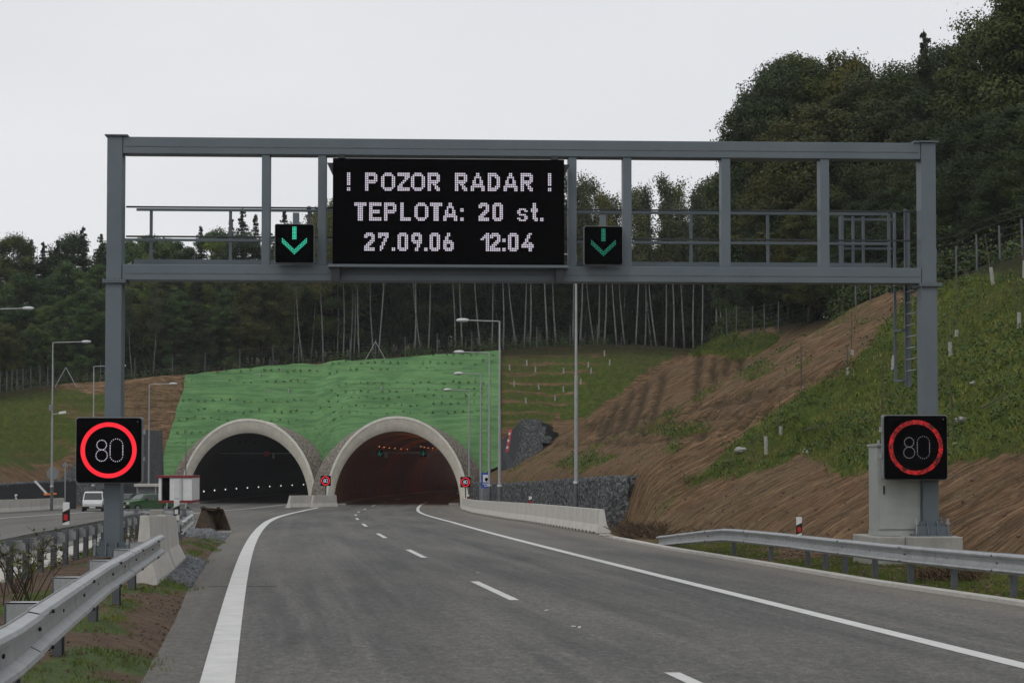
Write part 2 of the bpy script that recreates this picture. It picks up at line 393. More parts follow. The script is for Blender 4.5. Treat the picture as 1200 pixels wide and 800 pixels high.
def mat_ground():
    n = N('slope_earth')
    st = n.noise(1, 7, .75, sc=(.26, 2.4, .4), dist=.4); big = n.noise(.13, 5, .6); fine = n.noise(2.2, 6, .75); f2 = n.noise(9, 4, .8)
    soil = n.ramp(st, [(.3, (.06, .032, .018)), (.48, (.15, .08, .042)), (.66, (.32, .195, .115))])
    soil = n.mix(n.ramp(big, [(.35, (0, 0, 0)), (.65, (.6, .6, .6))]), soil, (.12, .09, .05))
    soil = n.mix(n.ramp(fine, [(.52, (0, 0, 0)), (.7, (.7, .7, .7))]), soil, (.05, .028, .017))
    soil = n.mix(n.ramp(f2, [(.3, (.4, .4, .4)), (.45, (0, 0, 0))]), soil, (.22, .16, .11))
    gr = n.ramp(fine, [(.25, (.028, .045, .009)), (.5, (.066, .098, .018)), (.75, (.15, .155, .04))])
    gr = n.mix(n.ramp(big, [(.4, (0, 0, 0)), (.7, (.5, .5, .5))]), gr, (.075, .06, .03))
    g = n.attr('grass'); edge = n.math('ADD', g, n.math('MULTIPLY', n.math('SUBTRACT', f2, .5), .9)); edge = n.math('ADD', edge, n.math('MULTIPLY', n.math('SUBTRACT', fine, .5), .8))
    mott = n.noise(.45, 6, .7)
    soil = n.mix(n.ramp(mott, [(.45, (0, 0, 0)), (.65, (.3, .3, .3))]), soil, (.085, .08, .03))
    fs = n.noise(1, 6, .8, sc=(.9, 7.5, 1.6), dist=.3)
    iso = n.noise(1.1, 8, .8)
    soil = n.mix(n.ramp(iso, [(.42, (0, 0, 0)), (.6, (.75, .75, .75))]), soil, n.ramp(f2, [(.35, (.06, .038, .022)), (.65, (.22, .155, .095))]))
    soil = n.mix(.8, soil, n.mix(1.0, soil, n.ramp(fs, [(.38, (.32, .29, .27)), (.5, (1, 1, 1)), (.62, (1.9, 1.9, 1.85))]), 'MULTIPLY'))  # streak contrast painted in for the weak relief shading
    c = n.mix(n.ramp(edge, [(.38, (0, 0, 0)), (.62, (1, 1, 1))]), soil, gr)
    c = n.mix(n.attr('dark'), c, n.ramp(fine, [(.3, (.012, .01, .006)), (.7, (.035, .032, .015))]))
    n.col(c); n.set(Roughness=.95); n.b.inputs['Specular IOR Level'].default_value = .1
    n.bump(n.math('ADD', n.math('MULTIPLY', st, 1.0), n.math('MULTIPLY', f2, .5)), .9, .18); return n.m
M['ground'] = mat_ground()
def mat_median():
    n = N('median_soil'); a = n.noise(3, 6, .75); b = n.noise(18, 5, .75); big = n.noise(.5, 4)
    soil = n.ramp(a, [(.3, (.065, .038, .021)), (.55, (.125, .077, .044)), (.75, (.2, .135, .085))])
    soil = n.mix(n.ramp(b, [(.52, (0, 0, 0)), (.68, (.8, .8, .8))]), soil, (.035, .022, .014))
    grav = n.ramp(n.voro(22), [(0, (.05, .055, .06)), (.35, (.16, .17, .18)), (.8, (.3, .31, .32))])
    c = n.mix(n.attr('gravel'), soil, grav)
    g = n.math('ADD', n.attr('grass'), n.math('MULTIPLY', n.math('SUBTRACT', b, .5), 1.0))
    c = n.mix(n.ramp(g, [(.4, (0, 0, 0)), (.62, (1, 1, 1))]), c, n.ramp(a, [(.3, (.04, .065, .014)), (.7, (.09, .14, .03))]))
    n.col(c); n.set(Roughness=.95); n.bump(n.math('ADD', a, b), .8, .06); return n.m
M['median'] = mat_median()
def mat_mat():
    n = N('green_geotextile'); a = n.noise(.25, 5, .6); w = n.noise(1, 7, .75, sc=(.18, 2.4, 2.4), dist=.6); f = n.noise(6, 4, .7)
    c = n.ramp(a, [(.3, (.085, .2, .068)), (.7, (.15, .31, .11))])
    c = n.mix(n.ramp(w, [(.42, (.55, .55, .55)), (.55, (0, 0, 0))]), c, (.03, .11, .035))  # crease shade of the folds painted as darker green lines
    c = n.mix(n.ramp(w, [(.6, (0, 0, 0)), (.75, (.5, .5, .5))]), c, (.15, .32, .145))
    n.col(c); n.set(Roughness=.85); n.bump(n.math('ADD', w, n.math('MULTIPLY', f, .3)), .8, .15); return n.m
M['mat'] = mat_mat()
def mat_stone(name, c0, c1, c2, sc=2.2):
    n = N(name); v = n.voro(sc); e = n.voro(sc, 'DISTANCE_TO_EDGE'); k = n.voro(sc, out=1)
    c = n.ramp(n.noise(3, 5, .7), [(.3, c0), (.5, c1), (.7, c2)])
    c = n.mix(.5, c, n.mix(.6, k, c1), 'MIX') if False else c
    c = n.mix(n.ramp(e, [(.0, (.85, .85, .85)), (.1, (0, 0, 0))]), c, tuple(x * .35 for x in c0))
    n.col(c); n.set(Roughness=.9); n.bump(n.ramp(e, [(0, (0, 0, 0)), (.2, (1, 1, 1))]), .7, .08); return n.m
M['surround'] = mat_stone('rubble_facing', (.15, .13, .105), (.25, .22, .18), (.36, .32, .27), 2.0)
def mat_gab():
    n = N('gabion_stone'); o = n.n('ShaderNodeObjectInfo'); a = n.noise(6.5, 3, .7); b = n.noise(14, 3, .7)
    c = n.ramp(a, [(.34, (.02, .024, .028)), (.5, (.08, .088, .094)), (.64, (.3, .31, .31))])
    c = n.mix(.35, c, n.ramp(b, [(.35, (.015, .018, .02)), (.7, (.2, .21, .21))]))
    n.col(c); n.set(Roughness=.8); n.bump(b, .3, .02); return n.m
M['gabion'] = mat_gab()
M['gab_core'] = simple('gabion_net_face', (.035, .04, .044), .9, 0, .35, 5, .5, 12)
M['gravel'] = simple('grey_gravel_stone', (.16, .17, .18), .9, 0, .5, 7)
def mat_bark(name, c0, c1): 
    n = N(name); a = n.noise(4, 5, .7, sc=(1, 1, .25)); n.col(n.ramp(a, [(.3, c0), (.7, c1)])); n.set(Roughness=.9); return n.m
M['bark'] = mat_bark('dark_bark', (.018, .014, .011), (.05, .04, .03))
def mat_birch():
    n = N('birch_bark'); a = n.noise(1, 5, .8, sc=(1, 1, 1.6)); b = n.noise(9, 4, .8, sc=(.6, .6, 3))
    c = n.ramp(a, [(.3, (.1, .1, .09)), (.6, (.21, .21, .195))]); c = n.mix(n.ramp(b, [(.52, (0, 0, 0)), (.6, (.9, .9, .9))]), c, (.03, .03, .028))
    n.col(c); n.set(Roughness=.8); return n.m
M['birch'] = mat_birch()
def mat_leaf(name, cols, tr=.3):
    n = N(name); o = n.n('ShaderNodeObjectInfo').outputs['Random']; a = n.noise(.55, 4, .6); b = n.noise(7, 2)
    c = n.ramp(a, [(.3, cols[0]), (.5, cols[1]), (.72, cols[2])])
    v = n.ramp(o, [(0, (.55, .68, .72)), (.5, (1, 1, .95)), (1, (1.55, 1.35, .8))])
    c = n.mix(1.0, c, v, 'MULTIPLY'); c = n.mix(.3, c, n.mix(1.0, c, n.ramp(b, [(.3, (.4, .4, .4)), (.7, (1.7, 1.7, 1.7))]), 'MULTIPLY'))
    n.col(c); n.set(Roughness=.7); n.b.inputs['Specular IOR Level'].default_value = .25
    return n.m
M['leaf_dark'] = mat_leaf('dark_oak_leaves', [(.016, .03, .01), (.032, .054, .016), (.058, .084, .024)])
M['leaf_olive'] = mat_leaf('olive_autumn_leaves', [(.024, .032, .009), (.048, .057, .014), (.09, .09, .022)])
M['leaf_mid'] = mat_leaf('mid_green_leaves', [(.03, .058, .017), (.058, .1, .028), (.1, .15, .04)])
M['needle'] = mat_leaf('spruce_needles', [(.008, .018, .01), (.017, .033, .018), (.032, .054, .026)])
M['leaf_birch'] = mat_leaf('birch_leaves', [(.045, .058, .022), (.085, .1, .04), (.14, .15, .06)])
M['grass'] = mat_leaf('grass_blades', [(.05, .075, .013), (.1, .135, .024), (.2, .185, .055)])
M['dry'] = mat_leaf('dry_brush', [(.035, .022, .014), (.07, .045, .025), (.13, .09, .05)])
M['shrub'] = mat_leaf('yellowing_shrub_leaves', [(.05, .07, .015), (.11, .12, .025), (.2, .17, .04)])
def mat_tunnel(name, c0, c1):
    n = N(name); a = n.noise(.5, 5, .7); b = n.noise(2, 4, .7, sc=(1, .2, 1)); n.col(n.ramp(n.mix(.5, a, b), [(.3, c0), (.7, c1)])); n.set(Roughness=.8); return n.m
M['tun_dark'] = mat_tunnel('dark_tunnel_lining', (.022, .02, .018), (.045, .04, .036))  # near-black lining for the left bore
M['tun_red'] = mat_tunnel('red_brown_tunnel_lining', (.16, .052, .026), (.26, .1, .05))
M['cloth_red'] = simple('red_white_cloth', (.5, .08, .08), .8)

# ------------------------------------------------------------------ terrain
def inpoly(px, py, poly):
    r = np.zeros(px.shape, bool); n = len(poly)
    for i in range(n):
        x0, y0 = poly[i]; x1, y1 = poly[(i + 1) % n]
        c = ((y0 > py) != (y1 > py)) & (px < (x1 - x0) * (py - y0) / (y1 - y0 + 1e-9) + x0); r ^= c
    return r
G_NEAR = [(798, 574), (840, 540), (868, 512), (900, 488), (940, 455), (985, 430), (1020, 398), (1062, 358), (1110, 330), (1200, 292), (1500, 150), (1500, 470), (1200, 530), (1115, 545), (1022, 552), (988, 562), (966, 545), (940, 532), (900, 550), (845, 562)]
G_TOP = [(720, 400), (800, 394), (914, 389), (906, 410), (868, 421), (830, 414), (795, 414), (765, 428), (738, 448), (712, 468), (690, 487), (662, 494), (655, 480), (690, 450), (705, 425)]
G_PATCH = [[(770, 528), (790, 518), (812, 520), (790, 530)], [(650, 545), (700, 530), (730, 536), (680, 556)], [(750, 506), (790, 500), (840, 498), (800, 512)], [(925, 575), (955, 560), (975, 575), (940, 590)], [(890, 612), (930, 590), (950, 600), (915, 618)], [(870, 440), (905, 425), (915, 432), (880, 448)]]
G_TERR = [(580, 406), (740, 396), (715, 425), (690, 450), (655, 482), (635, 505), (580, 505)]
G_LEFT = [(-400, 470), (60, 455), (120, 462), (138, 480), (100, 530), (60, 545), (-400, 560)]
def masks(x, Y, z):
    px, py = proj(x, Y, z); nx = (fbm(x * .45, Y * .45) - .5) * 17; ny = (fbm(x * .45 + 70, Y * .45) - .5) * 15
    px = px + nx; py = py + ny; g = np.zeros(x.shape)
    big = fbm(x * .22 + 3, Y * .22); fine = fbm(x * .9 + 31, Y * .9)
    g = .12 + .36 * ss(.54, .68, big) * ss(.42, .58, fine)
    g = np.where(inpoly(px, py, G_TERR), np.where((Y * 1.0 - 185 + .5 * fbm(x * .4, Y * .4)) % 1.15 > .45, .6 + .3 * fine, .12 + .5 * fine), g)
    for pg in G_PATCH: g = np.where(inpoly(px, py, pg), .3 + .45 * fine, g)
    g = np.where(inpoly(px, py, G_TOP), .75 + .2 * fine, g)
    g = np.where(inpoly(px, py, G_NEAR), .62 + .5 * (fine - .3), g)
    g = np.where(inpoly(px, py, G_LEFT), .45 + .5 * ss(.3, .7, fbm(x * .3, z * .8)), g)
    g = np.where((Y < 62) & (x > edge_r(Y)) & (x < foot_r(Y) - .6), .1 + .85 * ss(.48, .62, big), g); g = np.where((Y < 62) & (x >= foot_r(Y) - .6) & (py > 560), .1 + .4 * ss(.55, .7, big) * fine, g)
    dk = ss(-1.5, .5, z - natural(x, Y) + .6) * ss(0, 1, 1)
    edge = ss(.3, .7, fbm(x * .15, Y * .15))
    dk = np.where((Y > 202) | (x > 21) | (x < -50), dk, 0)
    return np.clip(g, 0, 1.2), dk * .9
def axis(*segs):
    o = []
    for a, b, s in segs: o.append(np.arange(a, b, s))
    return np.concatenate(o)
gx = np.concatenate([-np.geomspace(3000, 90, 14), axis((-80, -50, 1.2), (-50, 30, .42), (30, 60, 1.5), (60, 90, 4)), np.geomspace(95, 3000, 14)])
gy = np.concatenate([-np.geomspace(3000, 60, 10), axis((-50, 20, 4), (20, 160, .5), (160, 185, .42), (185, 206, .21), (206, 215, .5), (215, 260, 2), (260, 420, 10)), np.geomspace(430, 6000, 12)])
GX, GY = np.meshgrid(gx, gy); GZ = terr(GX, GY)
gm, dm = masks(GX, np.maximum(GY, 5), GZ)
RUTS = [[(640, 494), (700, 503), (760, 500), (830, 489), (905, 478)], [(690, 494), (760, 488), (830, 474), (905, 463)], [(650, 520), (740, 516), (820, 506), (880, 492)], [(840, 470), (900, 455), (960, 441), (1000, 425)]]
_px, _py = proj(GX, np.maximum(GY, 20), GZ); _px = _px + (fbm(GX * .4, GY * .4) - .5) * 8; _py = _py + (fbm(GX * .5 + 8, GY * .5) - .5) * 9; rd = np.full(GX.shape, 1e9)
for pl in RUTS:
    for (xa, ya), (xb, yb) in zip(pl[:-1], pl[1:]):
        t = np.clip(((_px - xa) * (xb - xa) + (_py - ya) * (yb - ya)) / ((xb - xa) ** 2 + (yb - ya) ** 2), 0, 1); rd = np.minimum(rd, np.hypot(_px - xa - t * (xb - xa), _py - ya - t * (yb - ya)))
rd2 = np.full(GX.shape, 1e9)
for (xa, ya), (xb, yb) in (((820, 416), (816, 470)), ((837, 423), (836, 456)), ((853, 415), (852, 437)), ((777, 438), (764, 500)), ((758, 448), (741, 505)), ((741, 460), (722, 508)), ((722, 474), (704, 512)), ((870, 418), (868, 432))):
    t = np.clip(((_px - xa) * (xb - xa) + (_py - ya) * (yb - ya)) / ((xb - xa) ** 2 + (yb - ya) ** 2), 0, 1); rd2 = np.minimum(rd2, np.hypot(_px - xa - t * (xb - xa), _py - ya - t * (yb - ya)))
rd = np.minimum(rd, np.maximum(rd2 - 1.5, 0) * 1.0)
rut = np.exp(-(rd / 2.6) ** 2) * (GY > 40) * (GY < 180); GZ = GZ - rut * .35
TUBES = [dict(x=-11.55, y=180.0, s=1), dict(x=-27.7, y=188.0, s=2)]
def tube_x(t, Y):
    s = np.maximum(np.asarray(Y, float) - t['y'], 0); return t['x'] - .028 * s + .0009 * s * s
V = np.stack([GX.ravel(), GY.ravel(), GZ.ravel()], 1); FA = grid_faces(len(gx), len(gy))
cen = V[FA].mean(1); keep = np.ones(len(FA), bool)
for t in TUBES:
    u = (cen[:, 0] - tube_x(t, cen[:, 1])) / 7.3; w = (cen[:, 2] - R(cen[:, 1])) / 8.4
    keep &= ~((cen[:, 1] > t['y'] - 2) & (cen[:, 1] < 225) & (u * u + w * w < 1) & (cen[:, 2] < 6.5))
ter = np_mesh('terrain', V, FA[keep], M['ground'], attrs={'grass': (gm * (1 - rut)).ravel(), 'dark': np.maximum(dm, rut * .7).ravel()}, kind='structure', sm=True)  # rut lines darkened: moist soil plus painted shade for depth

# ------------------------------------------------------------------ road
ys = np.concatenate([np.arange(-60, 300, 1.0)])
ts = np.concatenate([np.linspace(0, .62, 30), np.linspace(.625, 1, 140)]); rv = []; uvs = []; dust = []; spot = []
for y in ys:
    a = float(xc(y) - 27.4); b = float(edge_r(y)); xx = a + (b - a) * ts; zz = R(y)
    rv.append(np.stack([xx, np.full(170, y), np.full(170, zz)], 1)); u = xx - float(xc(y)); uvs.append(np.stack([u, np.full(170, y)], 1))
    d = ss(1.6, .2, b - xx) * .8 + ss(2.2, 3.6, xx - float(xrl(y))) * 0
    d = d + .85 * np.exp(-((xx - (float(xll(y)) - .85)) / .5) ** 2) * (y < 75) + .6 * ss(0, 1.2, float(xll(y)) - xx) * (y > 70) * (y < 150) * fbm(xx * .4, np.full(170, y * .08))
    d = d + .5 * (xx > xrl(y) + .3) * ss(50, 80, y)
    dust.append(np.clip(d, 0, 1)); spot.append(.75 * np.exp(-((xx + 2.8) / .17) ** 2 - ((y - 23.4) / 1.1) ** 2))  # spot: small dark blot on the left lane
rv = np.concatenate(rv); uvs = np.concatenate(uvs); rf = grid_faces(170, len(ys))
road = np_mesh('road', rv, rf, M['asphalt'], attrs={'dust': np.concatenate(dust), 'spot': np.concatenate(spot)}, kind='structure')
uvl = road.data.uv_layers.new(name='UVMap'); uvl.data.foreach_set('uv', uvs[rf.ravel()].astype(np.float32).ravel())
def strip(name, fx, w, y0, y1, mat, parent, dz=.006, h=None, label=None):
    yy = [y0] + [y for y in range(int(math.ceil(y0 + 1e-6)), int(math.floor(y1 - 1e-6)) + 1)] + [y1]
    b = MB(); vs = []
    for y in yy:
        x = float(fx(y)); z = float(R(y)) + dz
        vs += [(x - w / 2, y, z), (x + w / 2, y, z)] if h is None else [(x - w / 2, y, z - .1), (x - w / 2, y, z + h), (x + w / 2, y, z + h), (x + w / 2, y, z - .1)]
    n = len(yy)
    if h is None: fs = [(2 * i, 2 * i + 1, 2 * i + 3, 2 * i + 2) for i in range(n - 1)]
    else: fs = [(4 * i + k, 4 * i + k + 1, 4 * i + 5 + k, 4 * i + 4 + k) for i in range(n - 1) for k in range(3)] + [(0, 1, 2, 3), (4 * n - 4, 4 * n - 3, 4 * n - 2, 4 * n - 1)]
    b.add(vs, fs); o = b.build(name, mat, parent)
    if label: o['label'] = label
    return o
strip('edge_line', xll, .36, 10, 200, M['line'], road, label='wide solid white line along the left edge')
strip('edge_line', xrl, .27, 10, 200, M['line'], road, label='solid white line along the right shoulder')
strip('edge_line', lambda y: tab(y, [(60, -25.6), (107, -30.8), (150, -34.3), (172, -35.0), (200, -34.8)]), .25, 20, 176, M['line'], road, label='solid white line of the far carriageway')
strip('edge_line', lambda y: tab(y, [(96, -20.6), (120, -23.0), (150, -24.6), (180, -23.4), (200, -22.5)]), .25, 84, 200, M['line'], road, label='white line running into the left tunnel')
for y0 in [1.3 + 18 * k for k in range(12)]:
    strip('lane_dash', xc, .17, y0 + 12.0 - 0, y0 + 18.0, M['line'], road)
# small paint scraps beside the centre line
b = MB()
for px, py in ((672, 734), (679, 735), (640, 715), (560, 671)):
    h = road_hit(px, py); b.box((h.x, h.y, h.z + .006), (random.uniform(.03, .12), random.uniform(.06, .35), .004), random.uniform(-.3, .3))
b.build('paint_scrap', M['line'], road, kind='stuff')
strip('edge_kerb', lambda y: edge_r(y) + .1, .3, -20, 71, M['conc_light'], road, dz=0, h=.07, label='flush concrete edging along the right verge')
# joint across the asphalt
h = road_hit(284, 687); o = MB().box((h.x, h.y, h.z + .004), (1.35, .07, .003)).build('tar_joint', M['black_rubber'], road)
# the far carriageway's gutter and kerb
strip('gutter', lambda y: gut(y) - .45, 1.1, -20, 74, M['conc_light'], road, dz=.008, label='pale concrete gutter beside the median')
strip('kerb', lambda y: gut(y) - 1.2, .25, -20, 74, M['conc_light'], road, dz=0, h=.17, label='pale raised kerb of the far carriageway')

# ------------------------------------------------------------------ median
my = np.arange(-20, 73.01, .3); mt = np.linspace(0, 1, 40); mv = []; mg = []; mgr = []
for y in my:
    a = float(gut(y)) + .1; b_ = float(edge_l(y)); endk = float(ss(73.2, 70, y)); xx = a + (b_ - a) * mt
    hgt = .22 * np.clip(np.minimum(mt * 6, (1 - mt) * 5), 0, 1) * endk
    z = R(y) - .03 * (1 - np.minimum(1, np.minimum(mt, 1 - mt) * 25)) + hgt + (fbm(xx * 1.5, np.full(40, y * 1.5)) - .5) * .12 * np.clip(hgt * 8, 0, 1) + .012
    mv.append(np.stack([xx, np.full(40, y), z], 1)); Yv = np.full(40, y)
    px, py = proj(xx, Yv, z)
    gm_ = ss(.5, .62, fbm(xx * .7 + 12, Yv * .35)) * .85 + ss(.25, 0, mt) * .3
    for cx, cy, r, s in ((430 / 3.33, 560 + 540 / 3.33, 20, 1), (95, 768, 30, 1), (142, 708, 22, 1), (225, 647, 12, .8), (140, 637, 18, .8), (20, 770, 60, .4), (118, 640, 16, .8)):
        gm_ = np.maximum(gm_, s * np.exp(-((px - cx) / r) ** 2 - ((py - cy) / (r * .45)) ** 2))
    gv = ss(1.5, .5, np.abs(Yv - 41) / 5.5 * 1.2) * ss(.6, .78, mt) + ss(61, 65, Yv)
    mg.append(np.where(gv > .4, .05, gm_)); mgr.append(np.clip(gv, 0, 1))
med = np_mesh('median_ground', np.concatenate(mv), grid_faces(40, len(my)), M['median'], attrs={'grass': np.concatenate(mg), 'gravel': np.concatenate(mgr)}, kind='structure', sm=True)
def medz(x, y):
    a = float(gut(y)) + .1; b_ = float(edge_l(y)); t = (x - a) / (b_ - a)
    return float(R(y)) + .22 * max(0, min(1, t * 6, (1 - t) * 5)) + .01

# ------------------------------------------------------------------ LED lettering
GL = {
'!': ["11", "11", "11", "11", "11", "11", "11", "00", "11", "11"],
'P': ["1111110", "1111111", "1100011", "1100011", "1111111", "1111110", "1100000", "1100000", "1100000", "1100000"],
'O': ["00111100", "01111110", "11000011", "11000011", "11000011", "11000011", "11000011", "11000011", "01111110", "00111100"],
'Z': ["1111111", "1111111", "0000111", "0000110", "0001100", "0011000", "0110000", "1110000", "1111111", "1111111"],
'R': ["1111110", "1111111", "1100011", "1100011", "1111111", "1111110", "1101100", "1100110", "1100111", "1100011"],
'A': ["00011000", "00011000", "00111100", "00100100", "01100110", "01100110", "01111110", "11111111", "11000011", "11000011"],
'D': ["1111100", "1111110", "1100111", "1100011", "1100011", "1100011", "1100011", "1100111", "1111110", "1111100"],
'T': ["1111111", "1111111", "0011100", "0011100", "0011100", "0011100", "0011100", "0011100", "0011100", "0011100"],
'E': ["1111111", "1111111", "1100000", "1100000", "1111110", "1111110", "1100000", "1100000", "1111111", "1111111"],
'L': ["110000", "110000", "110000", "110000", "110000", "110000", "110000", "110000", "111111", "111111"],
':': ["00", "00", "00", "11", "11", "00", "00", "00", "11", "11"],
'.': ["00", "00", "00", "00", "00", "00", "00", "00", "11", "11"],
'2': ["011110", "111111", "110011", "000011", "000111", "001110", "011100", "111000", "111111", "111111"],
'0': ["011110", "111111", "110011", "110011", "110011", "110011", "110011", "110011", "111111", "011110"],
's': ["000000", "000000", "000000", "011110", "110011", "110000", "011110", "000011", "110011", "011110"],
't': ["01100", "01100", "01100", "11110", "11110", "01100", "01100", "01100", "01110", "00110"],
'7': ["111111", "111111", "110011", "000110", "000110", "001100", "001100", "011000", "011000", "010000"],
'9': ["011110", "111111", "110011", "110011", "111111", "011111", "000110", "000110", "001100", "001100"],
'6': ["001100", "001100", "011000", "011000", "111110", "111111", "110011", "110011", "111111", "011110"],
'1': ["00011", "00111", "01111", "11011", "00011", "00011", "00011", "00011", "00011", "00011"],
'4': ["0000110", "0001100", "0001100", "0011000", "0011000", "0110110", "1111111", "1111111", "0000110", "0000110"],
}
# ------------------------------------------------------------------ gantry
GL0 = P(131.5, 400, 42.5); GR0 = P(1087.5, 400, 43.37)
GB = Vector((GL0.x, GL0.y, 0)); gdir = (Vector((GR0.x, GR0.y, 0)) - GB).normalized(); gnor = Vector((-gdir.y, gdir.x, 0))
GA = math.atan2(gdir.y, gdir.x); GZ0 = -2.25
def G(px, py, off=0.0):
    """point of the sight line on the plane 'off' metres behind the gantry's centre plane, in gantry coordinates"""
    d = P(px, py, 1.0); o = GB + gnor * off; t = o.dot(gnor) / d.dot(gnor); q = d * t - GB
    return Vector((q.dot(gdir), off, q.z - GZ0))
gan = empty('sign_gantry', (GB.x, GB.y, GZ0), GA, 'wide grey steel portal gantry spanning the road with message board', 'gantry')
def gbox(b, px0, px1, py0, py1, y0, y1, off=None):
    off = y0 if off is None else off; cy = (py0 + py1) / 2; cx = (px0 + px1) / 2
    a = G(px0, cy, off).x; c = G(px1, cy, off).x; t = G(cx, py0, off).z; u = G(cx, py1, off).z
    b.bx(a, c, y0, y1, u, t); return (a, c, u, t)
YF = -.24; YB = .24
ztl = G(133, 158, YF).z; ztr = G(1088, 168.5, YF).z; zt = (ztl + ztr) / 2
zb_top = (G(200, 309.6, YF).z + G(1000, 313.6, YF).z) / 2; zb_bot = (G(200, 328, YF).z + G(1000, 331.6, YF).z) / 2
zt_bot = (G(200, 179, YF).z + G(1000, 187, YF).z) / 2
xl0, xl1 = G(124, 300, YF).x, G(143, 300, YF).x; xr0, xr1 = G(1080, 300, YF).x, G(1098, 300, YF).x
zfl = G(133, 328, YF).z; zfr = G(1088, 333, YF).z
for nm, x0, x1, zb, lab in (('post', xl0, xl1, .12, None), ('post', xr0, xr1, .57, None)):
    b = MB(); b.bx(x0, x1, YF, YB, zb + .03, zb_bot - .0); b.bx(x0 + .01, x1 - .01, YF + .01, YB - .01, zb_bot, zt)
    b.build(nm, M['paint'], gan, bevel=.012)
    b = MB(); b.bx(x0 - .07, x1 + .1, YF - .08, YB + .08, zb_bot - .035, zb_bot + .0); b.bx(x0 - .07, x1 + .1, YF - .08, YB + .08, zb_bot - .075, zb_bot - .04); b.build('flange', M['paint'], gan, bevel=.005)
    b = MB()
    for i in range(5):
        for yy in (YF - .05, YB + .05): b.cyl((x0 - .04 + i * (x1 - x0 + .1) / 4, yy, zb_bot - .1), (x0 - .04 + i * (x1 - x0 + .1) / 4, yy, zb_bot + .03), .02, n=6)
    b.build('flange_bolt', M['galv_dark'], gan, kind='stuff')
    b = MB(); b.bx(x0 - .04, x1 + .12 if x0 < 5 else x1 + .06, YF - .05, YB + .05, zt, zt + .035)
    if x0 > 5: b.bx(x0 - .18, x0, YF - .03, YB + .03, zt - .01, zt + .03)
    b.build('cap_plate', M['paint'], gan, bevel=.004)
for za, zc in ((zt_bot, zt - .01), (zb_bot, zb_top)):
    b = MB(); b.bx(xl1 + .002, xr0 - .002, YF + .02, YB - .02, za, zc); b.build('chord', M['paint'], gan, bevel=.012)
    b = MB(); m = za + (zc - za) * .42; b.bx(xl1 + .05, xr0 - .05, YF + .012, YF + .019, m - .006, m + .012); b.build('weld_seam', M['galv_dark'], gan)
for p0, p1 in ((306.3, 315.8), (372.3, 382), (666.3, 676), (730.5, 740.5), (846, 856.5), (962, 972.5)):
    b = MB(); a = G(p0, 250, YF).x; c = G(p1, 250, YF).x; b.bx(a, c, YF + .05, YB - .05, zb_top + .001, zt_bot - .001); b.build('upright', M['paint'], gan, bevel=.008)
# walkway behind: deck, toe board, rails, stanchions
yw = 1.15
b = MB(); b.bx(xl1, xr0, YB + .02, yw + .02, zb_top - .1, zb_top - .05); b.build('walkway_deck', M['galv_dark'], gan)
ztoe = G(500, 305.5, yw).z
b = MB(); b.bx(xl1 + .05, xr0 - .4, yw, yw + .02, zb_top - .15, ztoe); b.build('toe_board', M['paint'], gan)
for py, pa in ((246, 160), (281, 144)):
    z = (G(200, py, yw).z + G(1000, py + 4, yw).z) / 2; a = G(pa, py, yw).x
    b = MB(); b.bx(a, xr0 - .45, yw - .02, yw + .03, z - .04, z + .025); b.build('handrail', M['paint'], gan, bevel=.005)
    pa2 = (242.5, 248) if py < 260 else (277, 282); z2 = (G(200, pa2[0], .29).z + G(1000, pa2[1], .29).z) / 2; b = MB(); b.bx(xl1, xr0 + .1, YB + .03, YB + .07, z2 - .02, z2 + .02); b.build('dark_strip', M['paint_dark'], gan, bevel=.004)  # thin dark strip just above each handrail line
zr1 = G(500, 247, yw).z
for px in (177, 270, 362, 455, 548, 640, 705, 810, 900, 987, 1042):
    a = G(px, 270, yw).x; b = MB(); b.bx(a - .035, a + .035, yw + .001, yw + .05, zb_top - .1, zr1); b.build('stanchion', M['paint'], gan)
# ladder and its gate frames at the right end
xla, xlb = G(1051.5, 390, 1.35).x, G(1063, 390, .9).x
zl0 = G(1055, 447, 1.2).z
for xx, yy in ((xla, 1.55), (xlb, 1.0)):
    b = MB(); b.bx(xx - .03, xx + .03, yy - .03, yy + .03, zl0 if xx == xla else zl0 - .1, zr1 + .1); b.build('ladder_stile', M['paint'], gan)
b = MB(); b.bx(xlb + .02, xlb + .09, .9, .96, zl0 - .15, zr1); b.build('ladder_stile', M['paint'], gan)
for i in range(9):
    z = zl0 + .25 + i * .28
    b = MB(); b.cyl((xlb, .98, z), (xr0 - .02, .3, z), .014, n=6); b.build('rung', M['galv'], gan)
for z in (zl0, zl0 + 1.25, zl0 + 2.4):
    b = MB(); b.box(((xla + xlb) / 2, 1.27, z + .03), (.1, .62, .05), math.atan2(.55, xla - xlb) - math.pi / 2); b.bx(xla, xr0 - .1, .98, 1.03, z, z + .05); b.build('cage_bracket', M['paint'], gan)
for px in (1000, 1012, 985):
    a = G(px, 280, 1.5).x; b = MB(); b.bx(a - .03, a + .03, 1.5, 1.56, zb_top - .1, zr1 - .02); b.build('gate_post', M['paint'], gan)
b = MB(); a0 = G(985, 260, 1.5).x; b.bx(a0, xr0 - .2, 1.56, 1.6, zr1 - .12, zr1 - .06); b.bx(a0, a0 + 1.4, 1.56, 1.6, zr1 - .85, zr1 - .8); b.build('gate_rail', M['paint'], gan)
